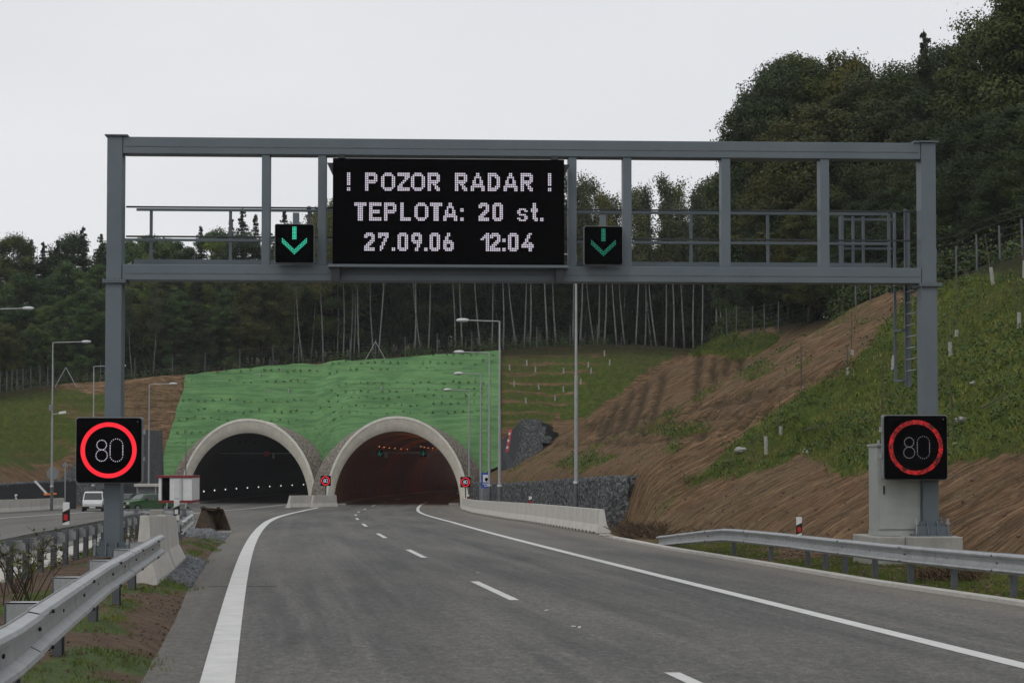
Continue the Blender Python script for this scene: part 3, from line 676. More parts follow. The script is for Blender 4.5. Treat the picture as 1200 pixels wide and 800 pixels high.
# feet
def foot(cx, z, w=.62, g=True):
    b = MB(); b.bx(cx - w / 2, cx + w / 2, -.38, .38, z, z + .045)
    b.build('base_plate', M['paint'], gan, bevel=.005)
    b = MB()
    for s in (-1, 1):
        for k in (-.36, -.12, .12, .36):
            t = .012
            b.prism([(0, 0), (.2, 0), (.12, .26), (0, .33)], lambda p: (cx + k - t, s * (.24 + p[0] * .9), z + .045 + p[1]), lambda p: (cx + k + t, s * (.24 + p[0] * .9), z + .045 + p[1]))
            b.prism([(0, 0), (.2, 0), (.12, .26), (0, .33)], lambda p: (cx + s * (.18 + p[0]), k * .6 - t, z + .045 + p[1]), lambda p: (cx + s * (.18 + p[0]), k * .6 + t, z + .045 + p[1]))
        b.bx(cx - .42, cx + .42, s * .33 - .012, s * .33 + .012, z + .05, z + .24)
    b.build('gusset', M['paint'], gan)
    for sx in (-1, 1):
        for sy in (-1, 1): b = MB(); b.cyl((cx + sx * .38, sy * .32, z), (cx + sx * .38, sy * .32, z + .42), .035, n=8); b.cyl((cx + sx * .38, sy * .32, z + .28), (cx + sx * .38, sy * .32, z + .33), .06, n=6); b.build('anchor_bolt', M['galv'], gan)
foot((xl0 + xl1) / 2, .09, .8); foot((xr0 + xr1) / 2, .55, .95)

def dots(b, pts, s, y):
    for x, z in pts: b.add([(x - s, y, z - s), (x + s, y, z - s), (x + s, y, z + s), (x - s, y, z + s)], [(0, 1, 2, 3)])
def grab(o):   # make a top-level thing keep gantry alignment
    o.location = (GB.x, GB.y, GZ0); o.rotation_euler = (0, 0, GA); return o
def place(name, lab, cat, at, group=None):
    """thing standing at 'at' (gantry coordinates)"""
    o = empty(name, (0, 0, 0), GA, lab, cat, group); w = GB + gdir * at.x + gnor * at.y; o.location = (w.x, w.y, GZ0 + at.z); return o
# message board
yv = -.62
a, c, z0, z1 = G(389.8, 250, yv).x, G(661.3, 250, yv).x, (G(400, 309.5, yv).z + G(650, 310.5, yv).z) / 2, (G(400, 185, yv).z + G(650, 187, yv).z) / 2
vo = place('message_board', 'large black LED message board showing three lines of white text', 'message sign', Vector((a, yv, z0)))
w_, h_ = c - a, z1 - z0
b = MB(); b.bx(0, w_, .03, .5, 0, h_); b.build('housing', M['black'], vo, bevel=.01)
b = MB(); b.bx(.03, w_ - .03, 0, .028, .03, h_ - .03); b.build('display_panel', M['black'], vo)
b = MB(); b.bx(-.1, w_ + .1, -.05, .5, -.07, -.005); b.build('sill_bar', M['paint'], vo, bevel=.005)
for xx in (-.03, w_ - .2):
    b = MB(); b.bx(xx, xx + .2, .05, .37, -.4, -.075); b.build('bracket', M['paint_dark'], vo)
for xx in (.12, w_ - .3):
    b = MB(); b.bx(xx, xx + .16, .1, .4, h_ + .002, h_ + .11); b.build('hanger', M['paint_dark'], vo)
b = MB(); b.prism([(0, 0), (.14, 0), (0, -.3)], lambda p: (-.002 - p[0], .1, h_ - .1 + p[1]), lambda p: (-.002 - p[0], .3, h_ - .1 + p[1])); b.build('side_bracket', M['paint_dark'], vo); b = MB(); b.prism([(0, 0), (.14, 0), (0, -.3)], lambda p: (w_ + .002 + p[0], .1, h_ - .1 + p[1]), lambda p: (w_ + .002 + p[0], .3, h_ - .1 + p[1])); b.build('side_bracket', M['paint_dark'], vo)
PITCHD = 2.08 * (w_ / 271.5)
LINES = [(202.0, [('!', 406.5), ('P', 427.7), ('O', 446.5), ('Z', 465.7), ('O', 481.5), ('R', 501), ('R', 533), ('A', 551.5), ('D', 571.5), ('A', 590), ('R', 610), ('!', 642)]),
 (237.0, [('T', 415), ('E', 432.5), ('P', 450), ('L', 469), ('O', 485.5), ('T', 503.8), ('A', 519.3), (':', 539.3), ('2', 560.7), ('0', 577), ('s', 606), ('t', 622), ('.', 632.8)]),
 (272.3, [('2', 426.7), ('7', 443), ('.', 459), ('0', 465.8), ('9', 482), ('.', 497), ('0', 503.3), ('6', 519.4), ('1', 563), ('2', 574), (':', 588.5), ('0', 595.2), ('4', 611)])]
for yt, chs in LINES:
    b = MB()
    for ch, px in chs:
        yy = yt + (px - 400) / 250 * .9; q = G(px, yy, yv); bx_ = q.x - a; bz = q.z - z0
        for r, row in enumerate(GL[ch]):
            for k, v in enumerate(row):
                if v == '1': dots(b, [(bx_ + (k + .5) * PITCHD, bz - (r + .5) * PITCHD * 1.045)], PITCHD * .355, -.003)
    b.build('lit_text', M['led_white'], vo, kind='stuff')

def rbox(b, w, h, y0, y1, r=.05, n=5, cx=0, cz=0):
    pts = []
    for sx, sz, a0 in ((1, 1, 0), (-1, 1, 90), (-1, -1, 180), (1, -1, 270)):
        for i in range(n + 1):
            t = rad(a0 + 90 * i / n); pts.append((cx + sx * (w / 2 - r) + r * math.cos(t), cz + sz * (h / 2 - r) + r * math.sin(t)))
    b.prism(pts, lambda p: (p[0], y0, p[1]), lambda p: (p[0], y1, p[1])); return b
def speed_sign(o, w, red, white, rows=6, dens=1.0, fill=1.0, size=1.0):
    rbox(MB(), w, w, .05, .25, .06 * w / 1.5).build('housing', M['grey_case'], o, bevel=.005)
    rbox(MB(), w - .03 * w, w - .03 * w, .0, .049, .06 * w / 1.5).build('display_panel', M['black'], o)
    b = MB(); r0, r1 = w * .355, w * .42
    for k in range(rows):
        rr = r0 + (r1 - r0) * (k + .5) / rows; n = int(2 * math.pi * rr / ((r1 - r0) / rows) * dens)
        pts = []
        for i in range(n):
            if random.random() > fill: continue
            t = 2 * math.pi * (i + .5 * (k % 2)) / n; pts.append((rr * math.cos(t) + random.uniform(-1, 1) * (1 - fill) * .01, rr * math.sin(t)))
        dots(b, pts, (r1 - r0) / rows * .52, -.004)
    b.build('red_ring', red, o, kind='stuff')
    b = MB(); pts = []; q = w / 1.58
    def circ(cx, cz, rx, n): return [(cx + rx * math.cos(2 * math.pi * i / n + .1), cz + rx * math.sin(2 * math.pi * i / n + .1)) for i in range(n)]
    pts += circ(-.165 * q, .125 * q, .115 * q, 20) + circ(-.165 * q, -.125 * q, .135 * q, 22)
    rx = .15 * q; st = .12 * q; cx = .185 * q
    for i in range(10): pts.append((cx + rx * math.cos(math.pi * i / 9), st + rx * math.sin(math.pi * i / 9))); pts.append((cx + rx * math.cos(-math.pi * i / 9), -st + rx * math.sin(-math.pi * i / 9)))
    for i in range(1, 7): z = -st + 2 * st * i / 7; pts += [(cx - rx, z), (cx + rx, z)]
    dots(b, pts, .0095 * q * size, -.005); b.build('lit_digits', white, o, kind='stuff')
    MB().cyl((w * .43, -.006, w * .43), (w * .43, .0, w * .43), .008, n=6).build('light_sensor', M['white'], o)
yv2 = -.62
for px0, px1, py0, py1, lab, red, wh, fill, rows in ((88.2, 166.5, 489, 565.5, 'bright LED speed sign showing 80 on the left gantry post', M['led_red'], M['led_white'], 1, 6), (1035.5, 1111, 487, 561, 'dimmer LED speed sign showing 80 on the right gantry post', M['led_red_dim'], M['led_white_dim'], .82, 7)):
    q = G((px0 + px1) / 2, (py0 + py1) / 2, yv2); w = G(px1, 500, yv2).x - G(px0, 500, yv2).x
    o = place('speed_sign', lab, 'speed sign', q, 'LED speed signs'); speed_sign(o, w, red, wh, rows, 1.0, fill)
    b = MB(); b.bx(-.12, .12, .26, .37, .2, .3); b.build('clamp', M['galv'], o); MB().bx(-.12, .12, .26, .37, -.3, -.2).build('clamp', M['galv'], o)
    b = MB(); b.box((-w / 2 - .03 if px0 > 500 else w / 2 + .02, .15, .43), (.05, .12, .12)); b.box((-w / 2 - .03 if px0 > 500 else w / 2 + .02, .15, -.2), (.04, .1, .1)); b.build('latch', M['galv'], o)
# lane signals
for px0, px1, py0, py1, lab, gm_ in ((321.8, 368.2, 262.5, 308, 'lane signal with bright green down arrow left of the message board', M['led_green']), (684.3, 730, 265, 310, 'lane signal with dim green down arrow right of the message board', M['led_green_dim'])):
    q = G((px0 + px1) / 2, (py0 + py1) / 2, -.55); w = G(px1, 300, -.55).x - G(px0, 300, -.55).x
    o = place('lane_signal', lab, 'lane signal', q, 'lane signals on the gantry')
    rbox(MB(), w, w, .03, .2, .04).build('housing', M['grey_case'], o, bevel=.004)
    rbox(MB(), w - .03, w - .03, 0, .029, .04).build('display_panel', M['black'], o)
    b = MB(); s = w / 16.5
    pp = [(i * .62 * s - .62 * s, z * .6 * s + 1.7 * s) for i in range(3) for z in range(9)]
    for k in range(3):
        for i in range(9):
            d = i * .62 * s
            pp += [(d, -4.6 * s + d * .95 + k * .75 * s), (-d, -4.6 * s + d * .95 + k * .75 * s)]
    dots(b, [(x, z + .3 * s) for x, z in pp], s * .2, -.003); b.build('lit_arrow', gm_, o, kind='stuff')
    b = MB(); b.bx(-.06, .09, .25, .33, -w / 2 - .05, w / 2 + .3); b.bx(-.06, .09, .2, .25, -.05, .05); b.build('mount_pole', M['paint'], o)
b = MB(); 
def ccam(px, py): pass
# concrete pad and cabinet at the right foot
pad = place('concrete_footing', 'low concrete footing block under the right gantry post', 'footing', Vector(((xr0 + xr1) / 2, 0, -.45)))
b = MB(); x0 = G(1064, 636, -.8).x - (xr0 + xr1) / 2; x1 = G(1128, 636, -.8).x - (xr0 + xr1) / 2
b.bx(x0, x1, -.85, 1.2, 0, 1.0); b.build('block', M['conc'], pad, bevel=.02)
b = MB(); x00 = G(1022, 640, -.55).x - (xr0 + xr1) / 2; b.bx(x00, x0 - .01, -.6, 1.4, -.02, .99); b.build('block', M['conc'], pad, bevel=.02)
yq = -.05; q0 = G(1029, 620, yq); q1 = G(1080, 620, yq); zt_ = G(1050, 520, yq).z; zb_ = .545
cb = place('control_cabinet', 'tall pale grey control cabinet behind the right speed sign', 'cabinet', Vector((q0.x, yq, zb_)))
w = q1.x - q0.x + .0; hh = zt_ - zb_
MB().bx(.0, w, .03, .9, .12, hh - .06).build('body', M['cab'], cb, bevel=.008)
MB().bx(.03, w - .03, .0, .028, .16, hh - .1).build('door', M['cab'], cb, bevel=.006)
MB().bx(-.03, w + .03, -.03, .95, hh - .058, hh).build('roof', M['cab'], cb, bevel=.01)
MB().bx(-.01, w + .01, -.01, .92, .0, .118).build('plinth', M['cab'], cb, bevel=.005)
MB().bx(.13, .16, -.03, -.001, hh * .5 - .1, hh * .5 + .1).build('handle', M['black_rubber'], cb)
b = MB(); b.cyl((.08, .2, hh), (.08, .2, hh + .1), .03); b.ball((.3, .3, hh + .05), .06); b.build('gland', M['galv'], cb)

# ------------------------------------------------------------------ guardrails
WP = [(0, 0), (0, .01), (.065, .026), (.08, .045), (.072, .068), (.016, .098), (.006, .155), (.016, .212), (.072, .242), (.08, .265), (.065, .286), (0, .3), (0, .31)]
WP = [(a_ * 1.3, c_ * 1.2) for a_, c_ in WP]
def guardrail(lab, path, step, post_side, post_off, ztop, zground, post_in, group='steel guardrails', spacer=True, post_step=None, pz=None):
    """path(y) -> x, rail faces +x * face; built in world coordinates relative to its first point"""
    y0, y1 = path[0][1], path[-1][1]
    def X(y): return float(np.interp(y, [p[1] for p in path], [p[0] for p in path]))
    x0 = X(y0); o = empty('guardrail', (x0, y0, zground(x0, y0)), 0, lab, 'guardrail', group); base = Vector(o.location)
    n = max(1, int(round((y1 - y0) / step))); face = -post_side
    for i in range(n):
        a = y0 + (y1 - y0) * i / n; c = y0 + (y1 - y0) * (i + 1) / n + .12
        b = MB(); fr = []; jz = random.uniform(-.006, .006)
        for t in (0, .33, .66, 1):
            y = a + (c - a) * t; x = X(min(y, y1)) if y <= y1 else X(y1) + (X(y1) - X(y1 - .5)) * 2 * (y - y1)
            zz = ztop(y) - .372 + jz
            fr.append((x + .003 * (i % 2) * face, y, zz))
        prof = WP + [(p[0] - .006, p[1]) for p in reversed(WP)]
        b.sweep(prof, [lambda p, f=f: Vector((f[0] + face * p[0], f[1], f[2] + p[1])) - base for f in fr])
        b.build('rail_panel', M['galv'], o)
    b = MB(); k = int((y1 - y0) / (step / 2)) + 1
    for i in range(k):
        y = y0 + i * step / 2 + .1
        if y > y1 - .05: break
        x = X(y)
        for dz, dx in ((.186, .01), (.055, .106), (.318, .106)):
            for dy in ((-.06, .06) if i % 2 == 0 else (0,)):
                if i % 2 and dx > .05: continue
                b.cyl(Vector((x + face * (dx - .012), y + dy, ztop(y) - .372 + dz)) - base, Vector((x + face * (dx + .007), y + dy, ztop(y) - .372 + dz)) - base, .016, n=6)
    b.build('bolt', M['black_rubber'], o, kind='stuff')
    ps = post_step or step
    for y in (post_in if post_in else np.arange(y0 + .3, y1, ps)):
        x = X(y); px_ = x + post_side * post_off; zg = zground(px_, y) - .15; zt2 = ztop(y) - (.1 if spacer and post_off > .4 else .03)
        b = MB(); t = .012; w = .06; d = .05
        cx = px_
        b.box(Vector((cx, y, (zg + zt2) / 2)) - base, (t, w * 2, zt2 - zg)); b.box(Vector((cx + d, y - w, (zg + zt2) / 2)) - base, (2 * d, t, zt2 - zg)); b.box(Vector((cx + d, y + w, (zg + zt2) / 2)) - base, (2 * d, t, zt2 - zg))
        b.build('post', M['galv_dark'], o)
        if spacer and post_off > .12:
            b = MB(); xa = x + post_side * .012; xb_ = px_ + (-.02 if post_side > 0 else .1)
            xb_ = px_ + post_side * .06
            b.bx(max(min(xa, xb_), x - .42) - base.x, max(xa, xb_) - base.x, y - .085 - base.y, y - .075 - base.y, ztop(y) - .3 - base.z, ztop(y) - .1 - base.z)
            b.bx(max(min(xa, xb_), x - .42) - base.x, max(xa, xb_) - base.x, y + .075 - base.y, y + .085 - base.y, ztop(y) - .3 - base.z, ztop(y) - .1 - base.z)
            b.bx(max(min(xa, xb_), x - .42) - base.x, max(xa, xb_) - base.x, y - .085 - base.y, y + .085 - base.y, ztop(y) - .112 - base.z, ztop(y) - .102 - base.z)
            b.build('spacer_block', M['galv'], o)
    return o
def mg_(x, y): return medz(x, y)
railz = lambda y: -.875 - .0105 * y
guardrail('long galvanised guardrail in the left foreground beside the median soil', [(-2.55, 5), (-3.1, 10.8), (-4.55, 20), (-6.15, 31.3)], 4.0, -1, .44, railz, mg_, [6.8, 10.9, 14.9, 18.9, 23.1, 26.9, 30.3])
guardrail('weathered guardrail seen from its post side along the far carriageway', [(-5.6, 4), (-9.35, 33), (-10.95, 46), (-13.3, 66)], 4.0, 1, .18, lambda y: float(R(y)) + 1.02, mg_, None, post_step=2.0)
guardrail('short guardrail piece between the concrete barrier and the rusty bucket', [(-8.95, 48.5), (-10.9, 61)], 4.0, -1, .3, lambda y: float(R(y)) + 1.02, mg_, None)
# right-hand guardrail: bends down at its start
def rz_r(y): return float(R(y)) + .8 - .5 * max(0, min(1, (y - 50) / 9.5))
guardrail('galvanised guardrail in front of the control cabinet on the right verge', [(10.6, 20), (9.0, 30.3), (7.75, 36.8), (6.85, 44.5), (5.7, 52), (4.9, 59.5)], 4.0, 1, .12, rz_r, lambda x, y: T1(x, y), [21.5, 23.5, 25.6, 27.7, 29.7, 31.8, 34.2, 36.2, 38.3, 40.4, 41.9, 43.4, 46.5, 50.0], spacer=False)

# ------------------------------------------------------------------ concrete barriers (jersey profile)
def jprof(h, w=.6): return [(-w / 2, 0), (w / 2, 0), (w / 2, .09), (w * .27, .36 * h / .95), (w * .17, h), (-w * .17, h), (-w * .27, .36 * h / .95), (-w / 2, .09)]
def barrier(p0, p1, h, lab, group, z0, z1, w=.6, h1=None, w1=None, mat=None, slant0=0, slant1=0):
    p0 = Vector(p0); p1 = Vector(p1); d = (p1 - p0); ln = d.length; d.normalize(); nn = Vector((-d.y, d.x))
    o = MB(); h1 = h1 or h
    A = [(q[0], q[1]) for q in jprof(h, w)]; B = [(q[0], q[1]) for q in jprof(h1, w1 or w)]
    base = Vector((p0.x, p0.y, z0))
    def f(pt, p, z, s, hh): return Vector((p.x + nn.x * pt[0] + d.x * s * pt[1] / hh, p.y + nn.y * pt[0] + d.y * s * pt[1] / hh, z + pt[1])) - base
    g = .012
    vs = [f(pt, p0 + d * g, z0, slant0, h) for pt in A] + [f(pt, p1 - d * g, z1, -slant1, h1) for pt in B]; n = 8
    o.add(vs, [tuple(range(n)), tuple(range(2 * n - 1, n - 1, -1))] + [(i, n + i, n + (i + 1) % n, (i + 1) % n) for i in range(n)])
    ob = o.build('concrete_barrier', mat or M['conc'], None, bevel=.012); ob.location = base
    if 'right' in group and p0.y < 150:
        for k in (.6, 1.6, 2.6, 3.6):
            c_ = p0 + d * k + nn * (w / 2) * (1 if nn.x < 0 else -1); MB().box(Vector((c_.x, c_.y, z0 + (z1 - z0) * k / ln + .045)) - base, (.34, .012, .07), math.atan2(d.y, d.x)).build('drain_slot', M['black_rubber'], ob)
    tag(ob, lab, 'barrier', group)
    return ob
e1 = barrier((-6.73, 32.8), (-7.6, 38.9), 1.27, 'nearest pale concrete barrier behind the end of the left guardrail', 'median concrete barriers', medz(-6.6, 33) - .02, medz(-7.4, 39) - .06, .5, 1.22, .6, M['conc_light'], slant0=.3)
e2 = barrier((-7.605, 38.95), (-8.5, 44.8), 1.2, 'second pale concrete barrier, butted behind the nearest median one', 'median concrete barriers', medz(-7.5, 39) - .04, medz(-8.3, 45) - .08, .6, 1.12, .72, M['conc_light'])
BR = [(3.35, 72.5), (1.95, 85), (-.45, 105), (-3.1, 135), (-4.6, 160), (-5.2, 178)]
def bxr(y): return float(np.interp(y, [q[1] for q in BR], [q[0] for q in BR])) + .35
y = 72.5; i = 0; nbar = 26
while y < 176:
    y2 = y + 4.0
    lab = 'nearest right-hand concrete barrier, with the slanting open end' if i == 0 else '%s concrete barrier from the open end of the long right-hand row' % ordn(i)
    barrier((bxr(y), y), (bxr(y2), y2), .98, lab, 'concrete barriers along the right shoulder', float(R(y)) + .01, float(R(y2)) + .01, .62, mat=M['conc_light'], slant0=.45 if i == 0 else 0)
    y = y2; i += 1
y = 100; i = 0
def bxl(y): return float(xc(y)) - 26.9
while y < 157:
    y2 = y + 4.0
    if proj(bxl(y2), y2, -3)[0] > -40:
        barrier((bxl(y), y), (bxl(y2), y2), 1.0, '%s concrete barrier from the left picture edge on the far carriageway' % ordn(i), 'concrete barriers on the far carriageway', float(R(y)) + .01, float(R(y2)) + .01, .6, mat=M['conc_light']); i += 1
    y = y2
q = P(337, 592, 167); q2 = P(363, 591, 168); q3 = P(391, 590, 169)
barrier((q.x, q.y), (q2.x - .1, q2.y + 1), 1.15, 'concrete barrier left of its twin between the tunnel mouths', 'barriers between the tunnel mouths', float(R(167)), float(R(169)), .7, mat=M['conc_light'], slant0=.3)
barrier((q2.x, q2.y + .5), (q3.x, q3.y + 2), 1.15, 'concrete barrier right of its twin, touching the right tunnel mouth', 'barriers between the tunnel mouths', float(R(168)), float(R(171)), .7, mat=M['conc_light'], slant0=.3)
q = P(184, 588, 56)
pb = MB().bx(-.2, .2, -.12, .12, 0, 1.15).build('concrete_post', M['conc'], None, bevel=.015); pb.location = (P(184, 600, 54).x, 54, float(R(54)) + .1); tag(pb, 'square concrete post among guardrails left of the near median barrier', 'post')

# ------------------------------------------------------------------ delineators
def delineator(at, h, lab, w=.13, red=True, group='roadside marker posts'):
    o = empty('marker_post', at, 0, lab, 'marker post', group)
    MB().bx(-w / 2, w / 2, -.03, .03, 0, h).build('post_body', M['white'], o, bevel=.01)
    b = MB(); b.prism([(-w / 2 - .004, h * .0 + h - .42), (w / 2 + .004, h - .37), (w / 2 + .004, h - .13), (-w / 2 - .004, h - .2)], lambda p: (p[0], -.036, p[1]), lambda p: (p[0], .036, p[1])); b.build('black_band', M['black_rubber'], o)
    MB().bx(-w * .32, w * .32, -.045, -.037, h - .36, h - .24).build('reflector', M['red'] if red else M['white'], o)
    return o
q = P(77.5, 612, 36.5); delineator((q.x, q.y, q.z - .05), .46, 'short marker post with red reflector on the far guardrail at left')
q = P(207, 607, 46.5); delineator((q.x, q.y, q.z - .05), .52, 'short marker post with white reflector beside the near median barrier', .14, False)
q = P(936.5, 630, 43.4); delineator(tuple(q), P(936, 605.5, 43.4).z - q.z, 'short marker post with red reflector on the right guardrail')
for px, py, yy, lab in ((631.5, 594, 96, 'marker post on the right barrier row under the gabion wall'), (554.5, 586, 150, 'left one of two tiny marker posts on the barrier by the tunnel'), (558, 586, 151, 'right one of two tiny marker posts on the barrier by the tunnel')):
    delineator((bxr(yy), yy, float(R(yy)) + 1.0), .36, lab, .16)
delineator((bxl(141), 141, float(R(141)) + 1.0), .42, 'marker post on the barrier row at the far left', .2, False)

# ------------------------------------------------------------------ tunnels
def ell(a, h, n=40, ext=0):
    return [(a * math.cos(math.pi * i / n), h * math.sin(math.pi * i / n)) for i in range(n + 1)]
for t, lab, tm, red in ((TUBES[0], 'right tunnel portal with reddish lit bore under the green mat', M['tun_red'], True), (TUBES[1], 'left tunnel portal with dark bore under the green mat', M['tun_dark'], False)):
    X0, Y0 = t['x'], t['y']; z0 = float(R(Y0)); o = empty('tunnel_portal', (X0, Y0, z0), 0, lab, 'tunnel', 'twin road tunnels')
    def ring(rings, name, mat, sm=True):
        b = MB(); n = 40; vs = []
        for (a, h, yy) in rings:
            cx = float(tube_x(t, Y0 + yy)) - X0; dz = float(R(Y0 + yy)) - z0
            vs += [(cx + p[0], yy, p[1] * 1 + dz - (.3 if i in (0, n) else 0)) for i, p in enumerate(ell(a, h, n))]
        m = n + 1; b.add(vs, [(j * m + i, j * m + i + 1, (j + 1) * m + i + 1, (j + 1) * m + i) for j in range(len(rings) - 1) for i in range(n)])
        return b.build(name, mat, o, sm=sm)
    ring([(7.2, 8.95, 6), (7.2, 8.95, .02), (7.2, 8.95, 0), (6.98, 8.7, 0), (6.94, 8.66, .05)], 'rim', M['conc_rim'])
    ring([(6.93, 8.65, .05), (6.68, 8.1, .2), (6.42, 7.5, .42), (6.36, 7.43, .5)], 'collar', M['conc_portal'])
    ring([(7.21, 8.9, .45), (7.9, 8.86, 1.4), (8.75, 8.75, 3.0), (9.1, 8.7, 5.0), (9.1, 8.7, 14)], 'stone_surround', M['surround'])
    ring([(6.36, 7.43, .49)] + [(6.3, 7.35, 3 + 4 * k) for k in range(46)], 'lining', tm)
    b = MB(); cx = float(tube_x(t, Y0 + 182)) - X0; b.bx(cx - 9, cx + 9, 182, 182.5, -1, 9); b.build('end_cap', M['tun_dark'], o)  # added cap closing the bore so its far end stays dark
    # cable tray / signal beam
    b = MB(); zz = 5.35; yy = 9; cx = float(tube_x(t, Y0 + yy)) - X0
    hw = 6.28 * math.sqrt(1 - (zz / 7.35) ** 2) - .05
    b.cyl((cx - hw, yy, zz), (cx + hw, yy, zz), .06, n=6); b.build('signal_beam', M['galv'], o)
    for k, sx in enumerate((-2.2, 2.4) if red else (1.0, 4.2)):
        b = MB(); b.bx(cx + sx - .3, cx + sx + .3, yy - .3, yy - .1, zz - .45, zz + .3); f_ = b.build('lane_light', M['black'], o)
        b = MB(); s = .055
        if red: pts = [(0, s * j * 1.3) for j in range(-3, 4)] + [(d * s * 1.3, -.21 + abs(d) * s * 1.2) for d in (-3, -2, -1, 1, 2, 3)]
        else: pts = [(d * s * 1.2, d * s * 1.2) for d in range(-3, 4)] + [(d * s * 1.2, -d * s * 1.2) for d in range(-3, 4)]
        dots(b, [(cx + sx + x, zz - .08 + z) for x, z in pts], .022, yy - .31); b.build('lit_mark', M['led_green_dim'] if red else M['led_red_dim'], f_)
        b = MB(); b.bx(cx + sx + .5, cx + sx + .8, yy - .05, yy + .05, zz - .6, zz - .07); b.build('camera_box', M['grey_case'], o)
    if red:
        for yy, e in ((12, 60), (30, 90), (52, 120), (80, 150)):
            ld = bpy.data.lights.new('sodium_light', 'POINT'); ld.energy = e; ld.color = (1, .36, .12); ld.shadow_soft_size = .15
            lo = bpy.data.objects.new('sodium_light', ld); COL.objects.link(lo); lo.parent = o; lo.location = (float(tube_x(t, Y0 + yy)) - X0 + 1.0, yy, 5.8)
    for k in range(16):       # lamps in two rows and wall markers
        yy = 14 + 7 * k; cx = float(tube_x(t, Y0 + yy)) - X0
        if red and k < 6:
            for sx in (-2.6, 1.9):
                MB().bx(cx + sx - .05, cx + sx + .04, yy - .12, yy + .12, 6.0, 6.05).build('tunnel_lamp', M['lamp_tunnel'], o)
        if k < 10:
            for s in ((-1, 1) if red else (-1,)):
                y2 = 5 + 6 * k; cx = float(tube_x(t, Y0 + y2)) - X0
                if not red: x_, y2 = cx - 4.6 + 1.12 * k, 40; cx = 0
                MB().bx(cx + s * 6.02 - .05, cx + s * 6.02 + .05, y2, y2 + .1, 1.0, 1.15).build('wall_marker', M['grey_case'], o) if red else MB().bx(float(tube_x(t, Y0 + 6 + 7.5 * k)) - X0 - 5.5 - .06, float(tube_x(t, Y0 + 6 + 7.5 * k)) - X0 - 5.5 + .06, 6 + 7.5 * k, 6.08 + 7.5 * k, 1.15, 1.3).build('wall_marker', M['reflect'], o)
    # raised walkway kerbs inside
    for s in (-1, 1):
        b = MB(); yk = list(range(1, 160, 5)); fr = [(float(tube_x(t, Y0 + q)) - X0, q, float(R(Y0 + q)) - z0) for q in yk]
        b.sweep([(5.2, -.1), (6.25, -.1), (6.25, .16), (5.2, .16)], [lambda p, f=f: (f[0] + s * p[0], f[1], f[2] + p[1]) for f in fr]); b.build('side_walkway', M['conc'], o)

# ------------------------------------------------------------------ green geotextile mat over the portals
nS, nT = 170, 76; SS, TT = np.meshgrid(np.linspace(0, 1, nS), np.linspace(0, 1, nT))
xl_ = -38.3 + 1.9 * TT + .7 * (fbm(TT * 6, TT * 0 + 3) - .5); MX = xl_ + SS * (-1.25 - xl_); yb_ = 184.8 + 5 * ss(-17.2, -22.2, MX)
cy_ = np.arange(188, 215, .1); xc_ = np.linspace(-39, -1, 60); yc_ = []
for x in xc_:
    zz = terr(np.full(len(cy_), x), cy_); nn_ = natural(np.full(len(cy_), x), cy_); k = np.nonzero(zz > nn_ - .35)[0]; yc_.append(cy_[k[0]] if len(k) else 205)
yc_ = np.convolve(np.pad(yc_, 3, mode='edge'), np.ones(7) / 7, 'valid')
MY = yb_ + TT * (np.interp(MX, xc_, yc_) - .1 - yb_); MZ0 = terr(MX, MY); u_ = MZ0 - R(MY)
fold = (fbm(MX * .1 + 5, MY * 1.3) - .5) * 1.0 + (fbm(MX * .4, MY * 1.3 + 9) - .5) * .55 + (fbm(MX * 1.6, MY * 2) - .5) * .16
MZ = MZ0 + .42 + np.maximum(fold, -.3) * ss(0, 2, u_) * ss(1, .9, TT); MZ = np.minimum(MZ, natural(MX, MY) + .15)
V = np.stack([MX.ravel(), MY.ravel(), MZ.ravel()], 1); FA = grid_faces(nS, nT); c_ = V[FA].mean(1); keep = np.ones(len(FA), bool)
for t in TUBES:
    u = (c_[:, 0] - tube_x(t, c_[:, 1])) / 7.9; w = (c_[:, 2] - R(c_[:, 1])) / 8.75
    keep &= ~((c_[:, 1] > t['y'] - 2) & (u * u + w * w < 1))
matob = np_mesh('geotextile_mat', V, FA[keep], M['mat'], sm=True)
tag(matob, 'bright green geotextile mat covering the slope above both tunnel mouths', 'slope mat')
# dark planting tufts in rows on the mat
def quads(C, s, rng, up=.0, asp=1.0):
    """random leaf quads at centres C (n,3), sizes s (n,)"""
    n = len(C); a = rng.normal(size=(n, 3)); a /= np.linalg.norm(a, axis=1)[:, None]
    b = rng.normal(size=(n, 3)); b[:, 2] += up; b -= (a * b).sum(1)[:, None] * a; b /= np.linalg.norm(b, axis=1)[:, None] + 1e-9
    s = np.broadcast_to(s, (n,))[:, None]
    V = np.stack([C - a * s, C - b * s * asp, C + a * s, C + b * s * asp], 1).reshape(-1, 3)
    return V, np.arange(4 * n).reshape(n, 4)
pts = []
for row, v0 in enumerate((194.6, 195.6, 196.6, 197.4, 198.3, 200.0, 200.9, 201.8, 202.6)):
    x = -36.5
    while x < -2:
        if random.random() < .85:
            yy = v0 + random.uniform(-.12, .12) + .02 * x * 0
            zz = T1(x, yy)
            if zz < float(natural(np.array([x]), np.array([yy]))[0]) - .4: pts.append((x, yy, zz + .55))
        x += random.uniform(.7, 1.0)
pts = np.array(pts); C = np.repeat(pts, 9, 0) + RNG.normal(size=(len(pts) * 9, 3)) * .08
V, FQ = quads(C, .075, RNG, 1.0); o = np_mesh('planted_tufts', V, FQ, M['leaf_mid'], kind='stuff'); tag(o, 'rows of small dark plants set through slits in the green mat', 'plants')

